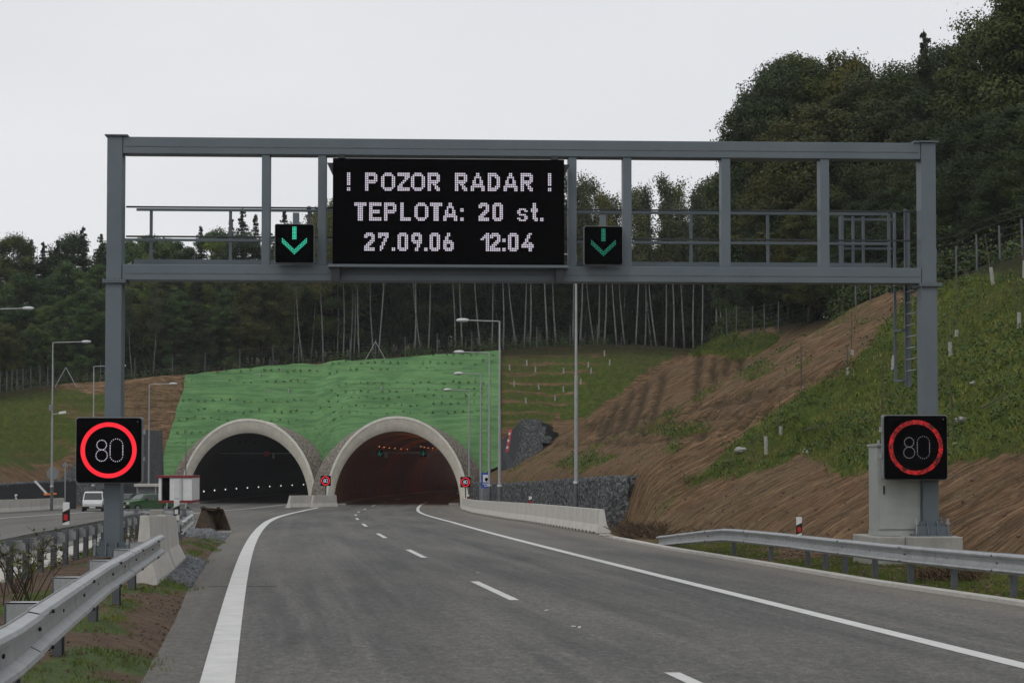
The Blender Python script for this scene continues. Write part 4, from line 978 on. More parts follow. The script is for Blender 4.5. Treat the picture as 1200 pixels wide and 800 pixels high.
# ------------------------------------------------------------------ gabion walls
def stones(path, zb, zt, name, lab, thick=.9, n=2600, smin=.09, smax=.2, steps=None, endface=True):
    """path: two (x,y) ends; wall faces the road (towards -x side)"""
    (x0, y0), (x1, y1) = path; d = Vector((x1 - x0, y1 - y0)); ln = d.length; d.normalize(); nn = Vector((d.y, -d.x))
    if nn.x > 0: nn = -nn      # facing -x
    o = empty(name, (x0, y0, zb(0)), 0, lab, 'gabion wall'); b = MB(); base = Vector(o.location)
    K = 14; prof = []
    for i in range(K + 1):
        t = i / K; px = x0 + d.x * ln * t; py = y0 + d.y * ln * t
        for (off, z) in ((.08, zb(t)), (.08, zt(t) - .03), (-thick, zt(t) - .03), (-thick, zb(t))):
            prof.append(Vector((px + nn.x * (off - .16), py + nn.y * (off - .16), z)) - base)
    fs = [(4 * i + k, 4 * i + (k + 1) % 4, 4 * i + 4 + (k + 1) % 4, 4 * i + 4 + k) for i in range(K) for k in range(4)] + [(0, 1, 2, 3), (4 * K, 4 * K + 3, 4 * K + 2, 4 * K + 1)]
    b.add(prof, fs); b.build('core', M['gab_core'], o)
    b = MB(); rnd = random.Random(3)
    def stone(p, s):
        q = []
        for i in (-1, 1):
            for j in (-1, 1):
                for k in (-1, 1): q.append(p + Vector((i * s * rnd.uniform(.6, 1.1), j * s * rnd.uniform(.6, 1.2), k * s * rnd.uniform(.45, .85))))
        b.add(q, [(0, 1, 3, 2), (4, 6, 7, 5), (0, 4, 5, 1), (2, 3, 7, 6), (0, 2, 6, 4), (1, 5, 7, 3)])
    for _ in range(n):
        t = rnd.random(); z = zb(t) + rnd.random() * (zt(t) - zb(t)); stone(Vector((x0 + d.x * ln * t - nn.x * .06, y0 + d.y * ln * t - nn.y * .06, z)) - base, rnd.uniform(smin, smax))
    for _ in range(int(n * .12)):
        t = rnd.random(); q = rnd.random() * thick; stone(Vector((x0 + d.x * ln * t - nn.x * q, y0 + d.y * ln * t - nn.y * q, zt(t) - .04)) - base, rnd.uniform(smin, smax))
    if endface:
        for _ in range(int(n * .1)):
            q = rnd.random() * thick; z = zb(0) + rnd.random() * (zt(0) - zb(0)); stone(Vector((x0 - nn.x * q, y0 - nn.y * q, z)) - base, rnd.uniform(smin, smax))
    b.build('stone', M['gabion'], o, kind='stuff'); return o
gw = stones([(4.15, 79), (-3.4, 158)], lambda t: float(R(79 + 79 * t)) - .1, lambda t: -.56 + (-1.55 + .56) * min(1, t * 1.3), 'gabion_wall', 'long low dark gabion wall behind the right-hand barrier row', n=15000, smin=.06, smax=.15)
# stepped near end of that wall: baskets stepping back into the slope
b = MB(); rnd = random.Random(8); g2 = empty('gabion_wall', (4.4, 79.2, -2.9), 0, 'stepped stone end of the gabion wall dug into the brown slope', 'gabion wall'); base = Vector(g2.location)
for k in range(5):
    x0, x1, zt2 = 4.2 + k * .62, 4.2 + (k + 1) * .62, -.56 + .02 * k
    zb2 = -2.9 + k * .42
    MB().bx(x0 - base.x, x1 - base.x, .12, 1.2, zb2 - base.z, zt2 - .03 - base.z).build('basket', M['gab_core'], g2)
    for _ in range(190):
        p = Vector((rnd.uniform(x0, x1), 79.2 + rnd.uniform(-.0, .1) + k * .1, rnd.uniform(zb2, zt2))) - base; s = rnd.uniform(.07, .17)
        b.box(p, (s * 2, s * 2, s * 1.1), rnd.uniform(-.4, .4), rnd.uniform(-.3, .3), rnd.uniform(-.3, .3))
b.build('stone', M['gabion'], g2, kind='stuff')
# upper stepped wing wall right of the mat
ww = empty('wing_wall', (-1.0, 172, -2), 0, 'dark leaning wing wall with ragged stepped stone edge beside the green mat', 'retaining wall'); base = Vector(ww.location)
b = MB(); tri = [P(586, 577, 172), P(587, 517, 172), P(612, 492, 165), P(630, 492, 164.5), P(630, 500, 164), P(636, 500, 163.9), P(636, 511, 163.5), P(643, 511, 163.2), P(643, 518, 163), P(631, 518, 162.8), P(631, 531, 162.3), P(622, 531, 162), P(622, 546, 161.5), P(613, 546, 161.2), P(613, 559, 161), P(602, 559, 160.6), P(602, 578, 160.2)]
fr_ = [v - base for v in tri]; bk = [v - base + Vector((1.5, 4, -.5)) for v in tri]; n = len(fr_)
b.add(fr_ + bk, [tuple(range(n)), tuple(range(2 * n - 1, n - 1, -1))] + [(i, n + i, n + (i + 1) % n, (i + 1) % n) for i in range(n)]); b.build('face', M['gab_core'], ww)
b = MB(); rnd = random.Random(4)
for k in range(1300):
    t = rnd.random(); zz = 492 + 84 * t
    xa = np.interp(zz, [492, 520, 560, 578], [613, 613, 600, 594]); xb = 630 if zz < 500 else 636 if zz < 511 else 644 if zz < 518 else 632 if zz < 531 else 623 if zz < 546 else 614 if zz < 559 else 603
    p = P(rnd.uniform(xa, xb), zz, 161.5 + (1 - t) * 2 - .5) - base; s = rnd.uniform(.1, .26)
    b.box(p, (s * 3, s * 1.8, s * .8), rnd.uniform(-.2, .2), rnd.uniform(-.08, .08))
b.build('stone', M['gabion'], ww, kind='stuff')
fl = empty('hazard_cloth', tuple(P(595, 517, 160)), 0, 'small red and white cloth strip hung on the dark wing wall', 'cloth'); base = Vector(fl.location)
b = MB(); c4 = [P(597, 503, 160), P(600, 503, 159.8), P(596, 529, 160), P(592, 530, 160)]; b.add([v - base for v in c4] + [v - base + Vector((0, .05, 0)) for v in c4], [(0, 1, 2, 3), (7, 6, 5, 4), (0, 4, 5, 1), (1, 5, 6, 2), (2, 6, 7, 3), (3, 7, 4, 0)]); b.build('cloth', M['cloth_red'], fl)
for k in range(3):
    q = P(597 - k * 1.3, 508 + k * 8, 159.75) - base; MB().box(q, (.16, .03, .22), 0, .3).build('white_patch', M['white'], fl)
# left: gabion wall and the dark wall behind the cars
stones([(-45.2, 150), (-40.5, 163)], lambda t: -4.0, lambda t: -1.75 + .35 * t, 'gabion_wall', 'dark gabion wall behind the far left barriers', n=2500)
lw = empty('retaining_wall', (-41, 178, -4.2), 0, 'tall dark grey retaining wall behind the parked cars', 'retaining wall'); base = Vector(lw.location)
b = MB(); pl = [P(72, 590, 181), P(72, 560, 181), P(92, 541, 181), P(120, 530, 181), P(165, 504, 183), P(187, 504, 185), P(190, 592, 185)]
fr_ = [v - base for v in pl]; bk = [v - base + Vector((0, 1.5, 0)) for v in pl]; n = len(pl)
b.add(fr_ + bk, [tuple(range(n)), tuple(range(2 * n - 1, n - 1, -1))] + [(i, n + i, n + (i + 1) % n, (i + 1) % n) for i in range(n)]); b.build('wall_face', simple('grey_shotcrete_wall', (.085, .09, .095), .9, 0, .3, 3), lw)
b = MB()
for k in range(900):
    px = random.uniform(74, 128); top = np.interp(px, [72, 92, 120, 165], [560, 541, 530, 504]); p = P(px, random.uniform(top, 590), 181.0) - base; s = random.uniform(.1, .24); b.box(p, (s * 2, s, s * 1.3), 0, random.uniform(-.3, .3))
b.build('stone', M['gabion'], lw, kind='stuff')

# ------------------------------------------------------------------ street lamps
def lamp(px, ytop, Y, armpx, side, lab, ybend=None):
    top = P(px, ytop, Y); x = top.x; z0 = T1(x, Y) if not (edge_r(Y) > x > xc(Y) - 27) else float(R(Y)); H = top.z - z0
    o = empty('street_lamp', (x, Y, z0), 0, lab, 'street lamp', 'grey street lamps')
    MB().cyl((0, 0, 0), (0, 0, 2.0), .13, .13, 12).build('base_sleeve', M['galv_dark'], o, sm=True)
    MB().cyl((0, 0, 2.0), (0, 0, 2.12), .15, .15, 12).build('collar', M['lamp_glass'], o, sm=True)
    b = MB(); b.cyl((0, 0, 2.12), (0, 0, H * .55), .105, .09, 12); b.cyl((0, 0, H * .55), (0, 0, H), .07, .05, 12); b.cyl((0, 0, H * .55 - .06), (0, 0, H * .55), .1, .1, 12); b.build('pole', M['galv'], o, sm=True)
    al = armpx * Y / F
    b = MB(); b.tube([(0, 0, H - .05), (side * .1, 0, H - .02), (side * (al - .7), 0, H + .04)], .035, 8); b.build('arm', M['galv'], o, sm=True)
    b = MB(); b.ball((side * (al - .35), 0, H + .05), .42, (1, .42, .3), 14, 8); b.build('lamp_head', M['lamp_glass'], o, sm=True)
    b = MB(); b.ball((side * (al - .35), 0, H - .02), .32, (.9, .4, .28), 12, 6); b.build('lens', M['grey_case'], o, sm=True)
    return o
lamp(675, 298, 88, 50, -1, 'tallest looking lamp pole right of the message board, its head hidden')
lamp(585.5, 376, 113, 50, -1, 'right-side street lamp standing nearest the wing wall, highest visible head')
lamp(573.5, 413, 135, 41, -1, 'second highest right-side street lamp, beside the blue sign')
lamp(563.5, 438, 152, 31, -1, 'third highest right-side street lamp, behind the blue sign')
lamp(550, 457, 172, 30, -1, 'lowest right-side street lamp, at the right edge of the tunnel')
lamp(62, 401, 150, 44, 1, 'tall left street lamp with a camera halfway up')
lamp(110, 429, 172, 37, 1, 'left street lamp partly hidden by the left gantry post')
lamp(175, 450, 181.5, 32, 1, 'shortest left street lamp beside the green mat')
lamp(-12, 362, 122, 51, 1, 'street lamp outside the left edge with only its head in view')
# cctv on the left lamp
q = P(62, 484, 149.7); cc = empty('cctv_camera', tuple(q), 0, 'small white camera on the tall left street lamp', 'camera')
MB().box((.8, 0, .05), (.55, .2, .2), 0, -.15).build('camera_body', M['white'], cc, bevel=.02); MB().cyl((0, 0, -.1), (.6, 0, .0), .04).build('arm', M['galv'], cc)
MB().box((-.15, -.1, .45), (.28, .2, .5)).build('junction_box', M['grey_case'], cc, bevel=.01)
# round sign back at the far left
q = P(62, 556, 158); rs = empty('round_sign', (q.x, q.y, float(R(158)) + .1), 0, 'back of a round grey sign at the foot of the tall left lamp', 'road sign')
b = MB(); b.cyl((0, 0, q.z - R(158)), (0, .03, q.z - R(158)), .55, .55, 24); b.build('sign_plate', M['grey_case'], rs); MB().cyl((0, .06, 0), (0, .06, q.z - R(158) + .4), .04).build('post', M['galv'], rs)
q = P(76.5, 541, 160); sp = empty('sign_post', (q.x, 160, float(R(160))), 0, 'thin post with a ladder-like bracket before the dark wall at left', 'post'); MB().cyl((0, 0, 0), (0, 0, q.z - R(160)), .06).build('pole', M['galv'], sp)
MB().box((0, -.05, q.z - R(160) - .3), (.5, .08, .35)).build('bracket', M['grey_case'], sp)

# small speed signs and blue sign near the portals
for px, py, Y, lab in ((381.5, 563, 174, 'tiny lit speed sign showing 80 between the tunnel mouths'), (545.5, 564.5, 170, 'tiny lit speed sign showing 80 right of the right tunnel mouth')):
    q = P(px, py, Y); o = empty('speed_sign', (q.x, Y, q.z), 0, lab, 'speed sign', 'LED speed signs'); speed_sign(o, 1.0, M['led_red'], M['led_white'], 4, 1, 1, 2.4)
    MB().cyl((0, .3, float(R(Y)) - q.z), (0, .3, .3), .06).build('post', M['galv_dark'], o)
q = P(569.7, 562.5, 140); o = empty('emergency_sign', (q.x, 140, q.z), 0, 'blue rectangular sign with white square and black symbol by the lamps', 'road sign')
MB().bx(-.38, .38, 0, .04, -.6, .6).build('sign_plate', M['blue'], o); MB().bx(-.25, .28, -.012, -.002, -.14, .44).build('white_square', M['white'], o)
b = MB(); b.cyl((.02, -.02, .08), (.02, -.014, .08), .13, n=14); b.bx(-.04, .08, -.02, -.014, -.09, .0); b.build('symbol', M['black'], o)
b = MB(); b.bx(-.28, .26, -.012, -.002, -.3, -.24); b.bx(-.16, .16, -.012, -.002, -.46, -.4); b.build('lettering', M['white'], o)
for s in (-.32, .3): MB().cyl((s, .08, float(R(140)) - q.z), (s, .08, .5), .035).build('post', M['galv'], o)
q = P(567, 577, 142); MBo = MB().bx(-.35, .35, 0, .5, 0, 1.4).build('call_box', M['grey_case'], None, bevel=.03); MBo.location = (q.x, 142, float(R(142)) + .7); tag(MBo, 'grey roadside box under the blue sign', 'box')

# ------------------------------------------------------------------ vehicles
def wheel(o, x, y, r, face):
    w = MB().cyl((x - .1 * face * -1, y, r), (x + .1 * face * -1, y, r), r, r, 18).build('wheel', M['black_rubber'], o, sm=True)
    MB().cyl((x + face * .101, y, r), (x + face * .12, y, r), r * .58, r * .5, 12).build('rim', M['grey_case'], w)
def car(lab, loc, rz, prof, belt, hw, top_in, paint, wheels, windows, name='parked_car', cat='car', grille=None):
    """profile in the (y, z) plane, nose at -y"""
    o = empty(name, loc, rz, lab, cat, 'parked vehicles on the far carriageway'); b = MB(); n = len(prof)
    zm = max(p[1] for p in prof)
    def hwz(z, y):
        k = max(0, (z - belt) / (zm - belt)); nose = .06 * max(0, 1 - (y - prof[0][0]) / .5)
        return hw - top_in * k - nose
    L_ = [(-hwz(p[1], p[0]), p[0], p[1]) for p in prof]; R_ = [(hwz(p[1], p[0]), p[0], p[1]) for p in prof]
    b.add(L_ + R_, [tuple(range(n)), tuple(range(2 * n - 1, n - 1, -1))] + [(i, n + i, n + (i + 1) % n, (i + 1) % n) for i in range(n)])
    b.build('body', paint, o, bevel=.04)
    for y, r in wheels:
        for s in (-1, 1): wheel(o, s * (hw - .07), y, r, s)
    for w in windows['side']:
        for s in (-1, 1):
            b = MB(); q = [(s * (hwz(z, y) + .006), y, z) for y, z in w]; b.add(q + [(x - s * .02, y, z) for x, y, z in q], [tuple(range(len(w))), tuple(range(2 * len(w) - 1, len(w) - 1, -1))]); b.build('side_window', M['glass'], o)
    for nm, (y0, z0), (y1, z1) in windows['ends']:
        b = MB(); a0 = hwz(z0, y0) - .1; a1 = hwz(z1, y1) - .08; d = Vector((0, y1 - y0, z1 - z0)).normalized(); nr = Vector((0, -d.z, d.y)) * .012
        if nm == 'rear_window': nr = -nr
        q = [Vector((-a0, y0, z0)), Vector((a0, y0, z0)), Vector((a1, y1, z1)), Vector((-a1, y1, z1))]; b.add([v + nr for v in q] + [v - nr for v in q], [(0, 1, 2, 3), (7, 6, 5, 4), (0, 4, 5, 1), (1, 5, 6, 2), (2, 6, 7, 3), (3, 7, 4, 0)]); b.build(nm, M['glass'], o)
    yn = prof[0][0]
    for s in (-1, 1): MB().bx(s * (hw - .28) - .17, s * (hw - .28) + .17, yn - .03, yn + .04, .62 if hw < .9 else .72, .78 if hw < .9 else .9).build('headlight', M['lamp_glass'], o)
    MB().bx(-hw + .05, hw - .05, yn - .08, yn + .1, .3, .52).build('bumper', M['black_rubber'], o, bevel=.03)
    MB().bx(-hw + .5, hw - .5, yn - .02, yn + .02, .62, .76).build('grille', M['black'], o)
    MB().bx(-.26, .26, yn - .1, yn - .081, .36, .47).build('number_plate', M['white'], o)
    for s in (-1, 1): MB().box((s * (hw + .1), prof[0][0] + 1.5, belt + .08), (.16, .1, .13)).build('mirror', M['black_rubber'], o, bevel=.02)
    return o
sedan = [(-2.05, .3), (-2.08, .6), (-2.0, .82), (-1.1, .95), (-.55, 1.36), (-.3, 1.42), (1.0, 1.42), (1.35, 1.3), (1.85, .98), (2.02, .92), (2.05, .35), (1.7, .25), (-1.7, .25)]
wins = dict(side=[[(-.85, .98), (-.5, 1.32), (.15, 1.34), (.15, .98)], [(.22, .98), (.22, 1.34), (.95, 1.33), (1.2, 1.0)]], ends=[('windscreen', (-1.05, 1.0), (-.57, 1.36)), ('rear_window', (1.8, 1.0), (1.35, 1.31))])
q = P(172, 591, 146); car('green hatchback parked between the gantry post and the trailer', (q.x, 146, float(R(146)) + .01), rad(-48), sedan, .92, .82, .16, M['green_car'], [(-1.3, .3), (1.25, .3)], wins)
q = P(148, 590, 150); car('dark car half hidden behind the left gantry post', (q.x, 150, float(R(150)) + .01), rad(-10), sedan, .92, .84, .16, M['dark_car'], [(-1.3, .3), (1.25, .3)], wins)
van = [(-2.3, .35), (-2.33, .75), (-2.15, 1.0), (-1.55, 1.08), (-.85, 1.84), (-.6, 1.92), (.6, 1.92), (.7, 1.2), (2.4, 1.2), (2.45, .5), (2.2, .4), (-2.0, .35)]
q = P(110, 591.5, 148); vw = car('white pickup van facing the camera left of the gantry post', (q.x, 148, float(R(148)) + .01), rad(10), van, 1.15, .88, .12, M['white_paint'], [(-1.5, .34), (1.5, .34)], dict(side=[[(-1.15, 1.25), (-.75, 1.75), (.45, 1.78), (.45, 1.25)]], ends=[('windscreen', (-1.5, 1.13), (-.9, 1.79))]), name='parked_van', cat='van'); vw.scale = (.94, .94, .84)
# trailer with white cabin and red frame (site trailer)
YT = 105; q = P(185.5, 604, YT); zt_ = float(R(YT)) + .2; tl = empty('site_trailer', (q.x, YT, zt_), 0, 'white box trailer with dark red frame beside the left tunnel mouth', 'trailer')
s = YT / F * .93
MB().bx(0, 42 * s, 0, 2.6, .75, .9).build('chassis', M['redpaint'], tl, bevel=.01); MB().bx(-.1, 42.5 * s, -.05, 2.65, 2.22, 2.36).build('roof_frame', M['redpaint'], tl, bevel=.01)
MB().bx(14 * s, 42 * s, 0.02, 2.58, .9, 2.22).build('box_body', M['white'], tl, bevel=.01)
MB().bx(0, 3.6 * s, .02, 2.58, .9, 2.22).build('box_body', M['white'], tl, bevel=.01)
MB().bx(3.6 * s, 14 * s, .25, 2.58, .9, 2.22).build('dark_bay', M['black'], tl)
MB().bx(20 * s, 27 * s, -.02, .018, 1.0, 2.15).build('door', M['white_paint'], tl, bevel=.01)
MB().bx(29 * s, 30 * s, -.06, -.0, .9, 2.2).build('rail', M['galv'], tl); MB().cyl((33.5 * s, .2, 2.36), (33.5 * s, .2, 4.6), .03, .012, 6).build('aerial', M['galv_dark'], tl)
for xx in (.5, 1.6): 
    MB().cyl((xx - .1, .5, .15), (xx + .1, .5, .15), .35, n=16).build('wheel', M['black_rubber'], tl); MB().bx(xx - .04, xx + .04, -.02, .06, -.2, .75).build('support_leg', M['galv'], tl)
q = P(160, 590, 158); cabn = empty('site_shelter', (q.x, 158, float(R(158))), 0, 'pale flat-roofed shelter behind the green car', 'shelter')
MB().bx(-.2, 2.2, -.2, 2.2, 2.0, 2.25).build('roof', M['conc_light'], cabn, bevel=.02); MB().bx(0, 1.7, .4, 2, 0, 2.0).build('wall', M['grey_case'], cabn, bevel=.01)
for xx in (.02, 1.65): MB().bx(xx, xx + .08, -.1, -.02, 0, 2.0).build('post', M['galv'], cabn)
# guardrail terminal clutter left of the barrier
q = P(150, 600, 62); guardrail('low double guardrail stub in front of the white trailer', [(-13.6, 63), (-11.6, 63.9)], 1.0, 1, .12, lambda y: float(R(y)) + 1.15, mg_, [63.1, 63.8], spacer=False)
# bucket
q = road_hit(250, 625); bk = empty('excavator_bucket', (q.x, q.y, q.z + .14), rad(6), 'rusty open excavator bucket lying at the end of the median', 'bucket')
BKP = dict(FL=(-.7, -.45, 0), FM=(.05, -.55, 0), FR=(.7, -.35, .02), TL=(-.42, .1, .9), TR=(.36, .2, .84), B=(.1, .55, .02), C=(-.02, .42, .5), BL=(-.6, .4, 0))
def bface(nm, *ks):
    o = MB().add([BKP[k] for k in ks], [tuple(range(len(ks)))]).build(nm, M['rust'], bk); m = o.modifiers.new('solid', 'SOLIDIFY'); m.thickness = .045; return o
bface('side_plate', 'FL', 'FM', 'TL'); bface('side_plate', 'FR', 'TR', 'B'); bface('back_plate', 'TL', 'TR', 'C'); bface('back_plate', 'C', 'TR', 'B'); bface('back_plate', 'TL', 'C', 'FM'); bface('floor_plate', 'C', 'B', 'FM'); bface('floor_plate', 'FM', 'B', 'FR'); bface('side_plate', 'FL', 'TL', 'BL')
MB().box((.02, -.52, -.05), (1.5, .2, .09), rad(3)).build('cutting_edge', M['conc'], bk, bevel=.01)
MB().tube([BKP['TL'], (-.1, .12, .8), (.1, .2, .8), BKP['TR']], .04, 6).build('top_rim', M['rust'], bk)
MB().cyl((.12, .15, .88), (.26, .15, .88), .07, n=10).build('hinge_eye', M['rust'], bk); MB().cyl((-.5, .05, .88), (-.36, .1, .92), .08, n=10).build('hinge_eye', M['rust'], bk)
# orange-white kayak-like tarp scraps at far left
q = P(45, 577, 152); bo = empty('warning_board', (q.x, q.y, q.z - .3), 0, 'tipped white and orange warning board behind the far left barriers', 'board')
MB().box((.2, 0, .75), (.18, .06, 1.5), 0, -.75).build('white_board', M['white'], bo, bevel=.02); MB().box((1.0, 0, .18), (1.1, .08, .16), 0, -.05).build('orange_board', M['orange'], bo, bevel=.02)

# ------------------------------------------------------------------ saplings with guards, sticks, scraps
def sapling(px, py, h, lab, gh=.55, lean=0, group=None, bare=False):
    q = hit(px, py); o = empty('sapling', tuple(q), 0, lab, 'sapling', group)
    if h: MB().tube([(0, 0, -.1), (lean * h * .5, 0, h * .5), (lean * h, 0, h)], [.03, .024, .018], 5).build('stake', M['stake'], o)
    b = MB(); b.cyl((.04, 0, -.05), (.04 + lean * gh, 0, gh), .09, .075, 8); b.build('tree_guard', M['guard'], o)
    if h:
        C = RNG.normal(size=(14, 3)) * np.array([.14, .14, .3]) + np.array([.05, 0, h * .6]); V, Fq = quads(C, .05, RNG); np_mesh('leaf', V, Fq, M['leaf_mid'], o, kind='stuff')
    return o
for px, py, h, lab, gh, lean in (
    (1193, 384, 2.3, 'sapling stake with white guard at the right picture edge above the slope', .6, .02), (1199.5, 325, 1.6, 'topmost sapling guard at the right picture edge', .7, 0),
    (1163, 335, 2.2, 'leaning sapling with white guard near the fence at upper right', .75, -.14), (1113, 418, 1.8, 'sapling stake with white guard right of the gantry post', .55, -.05),
    (1120, 396, 2.4, 'tall thin sapling stake just above the one right of the gantry post', .3, .03), (1045, 434, 1.6, 'leaning sapling with white guard left of the ladder', .6, .1),
    (998, 417, 1.9, 'sapling stake with small white guard on the brown crest', .25, .01), (993, 440, 1.2, 'sapling with short guard below the brown crest stake', .3, 0),
    (939, 455, 1.9, 'bare thin stake standing alone on the brown slope', .02, 0), (914, 510, 1.6, 'sapling with dark stake in the upper left of the grass patch', .35, 0),
    (897, 534, 1.6, 'sapling with white guard at the left end of the grass patch', .75, -.03), (1118, 520, 2.3, 'thin stake right of the right speed sign', .03, -.06), (1034, 487, 1.9, 'thin stake just above the right speed sign', .03, 0)):
    sapling(px, py, h, lab, gh, lean, 'young trees on the right slope')
k = 0
tp = [(597, 434), (617, 428), (627, 436), (660, 438), (689, 431), (692, 437), (602, 453), (631, 456), (660, 459), (708, 417), (714, 428), (650, 470), (616, 474), (680, 450)]
for px, py in sorted(tp): sapling(px, py, 0, '%s white tree guard from the left on the terraced slope right of the mat' % ordn(k), .6, random.uniform(-.1, .1), 'white tree guards on the terraces'); k += 1
k = 0
for px, py in sorted([(329, 440), (304, 447), (315, 466), (338, 465), (414, 468), (437, 442), (463, 444), (447, 463), (475, 464), (555, 450), (569, 458), (600, 420)][:11]): 
    o = sapling(px, py - 1, 0, '%s white tree guard from the left standing on the green mat' % ordn(k), .75, random.uniform(-.1, .1), 'white tree guards on the green mat'); k += 1
for px, py, lab, sz in ((868, 531, 'crumpled white bag at the left end of the grass patch', .3), (947, 532, 'white scrap on bare soil below the grass patch', .28), (1126, 497, 'white tilted scrap right of the right speed sign', .24), (1140, 452, 'tiny white scrap high on the grass slope', .14)):
    q = hit(px, py); b = MB(); b.ball((0, 0, .08), sz, (1, .6, .45), 8, 5, .4, .25); o = b.build('litter_scrap', M['guard']); o.location = q; tag(o, lab, 'litter', 'white scraps on the slope')
for px0, py0, px1, py1, lab in ((940, 510, 981, 502, 'pale stick lying across the grass patch'), (1150, 484, 1178, 470, 'thin pale stick lying on the grass at far right'), (878, 524, 894, 512, 'short stick leaning near the leftmost sapling')):
    a = hit(px0, py0); c = hit(px1, py1); o = MB().cyl((0, 0, .15), c - a + Vector((0, 0, .2)), .035, .02, 6).build('stick', M['stake']); o.location = a; tag(o, lab, 'stick', 'sticks on the slope')

# ------------------------------------------------------------------ fence along the crest
fc = [(-60, 470), (-20, 467), (0, 463), (8, 462), (14, 461), (20, 461), (27, 460), (36, 459), (47, 457), (56, 455), (63, 454), (118, 444), (158, 443), (202, 440), (240, 437), (281, 433), (320, 431), (350, 428), (378, 427), (410, 424), (440, 422), (475, 419), (512, 416), (553, 413), (590, 411), (629, 409), (668, 404), (700, 402), (730, 399), (760, 397), (785, 395), (802, 394), (812, 393), (818, 393), (826, 392), (832, 392), (839, 392), (845, 391), (852, 391), (863, 391), (882, 391), (896, 391), (912, 389), (947, 375), (975, 368), (1003, 356), (1020, 350), (1040, 343), (1060, 338), (1097, 330), (1121, 326), (1145, 318), (1172, 308), (1198, 296), (1235, 280), (1290, 262)]
fpts = []
for px, py in fc:
    q = hit(px, py + 3.5); d = Vector((q.x, q.y, 0)).normalized(); q = q + d * (1.3 if px > 900 else 1.0); q.z = T1(q.x, q.y); fpts.append(q)
fe = empty('wire_fence', tuple(fpts[0]), 0, 'long wire fence with thin posts along the top of the cut', 'fence'); base = Vector(fe.location)
pm = MB().cyl((0, 0, -.3), (0, 0, 2.35), .045, .045, 7).data('post'); pm.materials.append(M['galv_dark'])
for i, q in enumerate(fpts):
    o = bpy.data.objects.new('post', pm); COL.objects.link(o); o.parent = fe; o.location = q - base; o.scale[2] = .72 if fc[i][0] > 940 else 1.0; o.rotation_euler = (random.uniform(-.02, .02), random.uniform(-.02, .02), 0)
    if i + 1 < len(fpts) and (fpts[i + 1] - q).length > 6:
        pass
b = MB()
for i in range(len(fpts) - 1):
    for hh in (.1, .45, .8, 1.15, 1.5, 1.85, 2.2): 
        if (fpts[i + 1] - fpts[i]).length < 25: b.cyl(fpts[i] - base + Vector((0, 0, hh)), fpts[i + 1] - base + Vector((0, 0, hh)), .006, n=3, cap=False)
b.build('wire', M['galv_dark'], fe, kind='stuff')
for px, py in ((440, 420), (779, 395), (77, 452)):
    q = hit(px, py + 3); b = MB()
    for s in (-1, 1): b.cyl(q - base + Vector((s * 1.2, 0, 0)), q - base + Vector((0, 0, 2.2)), .04, n=6)
    b.build('brace', M['galv'], fe)

# ------------------------------------------------------------------ trees
def limb_tree(rng, H, cr, crown_base, nclump, leaves, leaf, trunk_r, shape='round', lean=0):
    """returns trunk MB and leaf arrays: tapered trunk, limbs reaching the leaf clumps"""
    b = MB(); top = Vector((lean * H, 0, H * .82)); pts = []
    for i in range(7):
        t = i / 6; pts.append(Vector((lean * H * t + rng.normal() * .1 * (i > 0), rng.normal() * .1 * (i > 0), H * .85 * t)))
    b.tube(pts, [trunk_r * (1 - .8 * i / 6) for i in range(7)], 7)
    C = []; 
    for k in range(nclump):
        zz = crown_base + (H - crown_base) * (rng.random() ** .85); u = (zz - crown_base) / (H - crown_base)
        if shape == 'round': rr = cr * math.sin(math.pi * min(.97, .13 + .84 * u)) ** .7
        else: rr = cr * (1 - u) ** .55 * min(1, .5 + 2 * u)
        r = rr * math.sqrt(rng.uniform(.3, 1)) * rng.uniform(.8, 1.12); a = rng.random() * 2 * math.pi
        c = Vector((lean * zz + r * math.cos(a), r * math.sin(a), zz)); C.append(c)
        if k % 2 == 0:
            t = max(.2, min(.95, (zz - r * .55) / (H * .85))); i = t * 6; j = min(5, int(i)); p = pts[j].lerp(pts[j + 1], i - j)
            m = p.lerp(c, .5) + Vector((0, 0, -.08 * r)); b.tube([p, m, c], [trunk_r * .28 * (1 - .5 * t), trunk_r * .16, .02], 4)
    cs = np.array([tuple(c) for c in C]); sz = cr * rng.uniform(.15, .34, len(cs))
    idx = rng.integers(0, len(cs), leaves); off = rng.normal(size=(leaves, 3)); off /= np.linalg.norm(off, axis=1)[:, None]
    nrm = off + np.array([0, 0, .25]); off = off * ((rng.random(leaves) ** .22) * (1 + rng.normal(size=leaves) * .14) * np.where(rng.random(leaves) < .15, rng.uniform(1, 1.35, leaves), 1))[:, None] * np.array([1, 1, .62]); P_ = cs[idx] + off * sz[idx][:, None]
    V, Fq = quadn(P_, leaf * rng.uniform(.6, 1.3, leaves), nrm, rng)
    return b, V, Fq
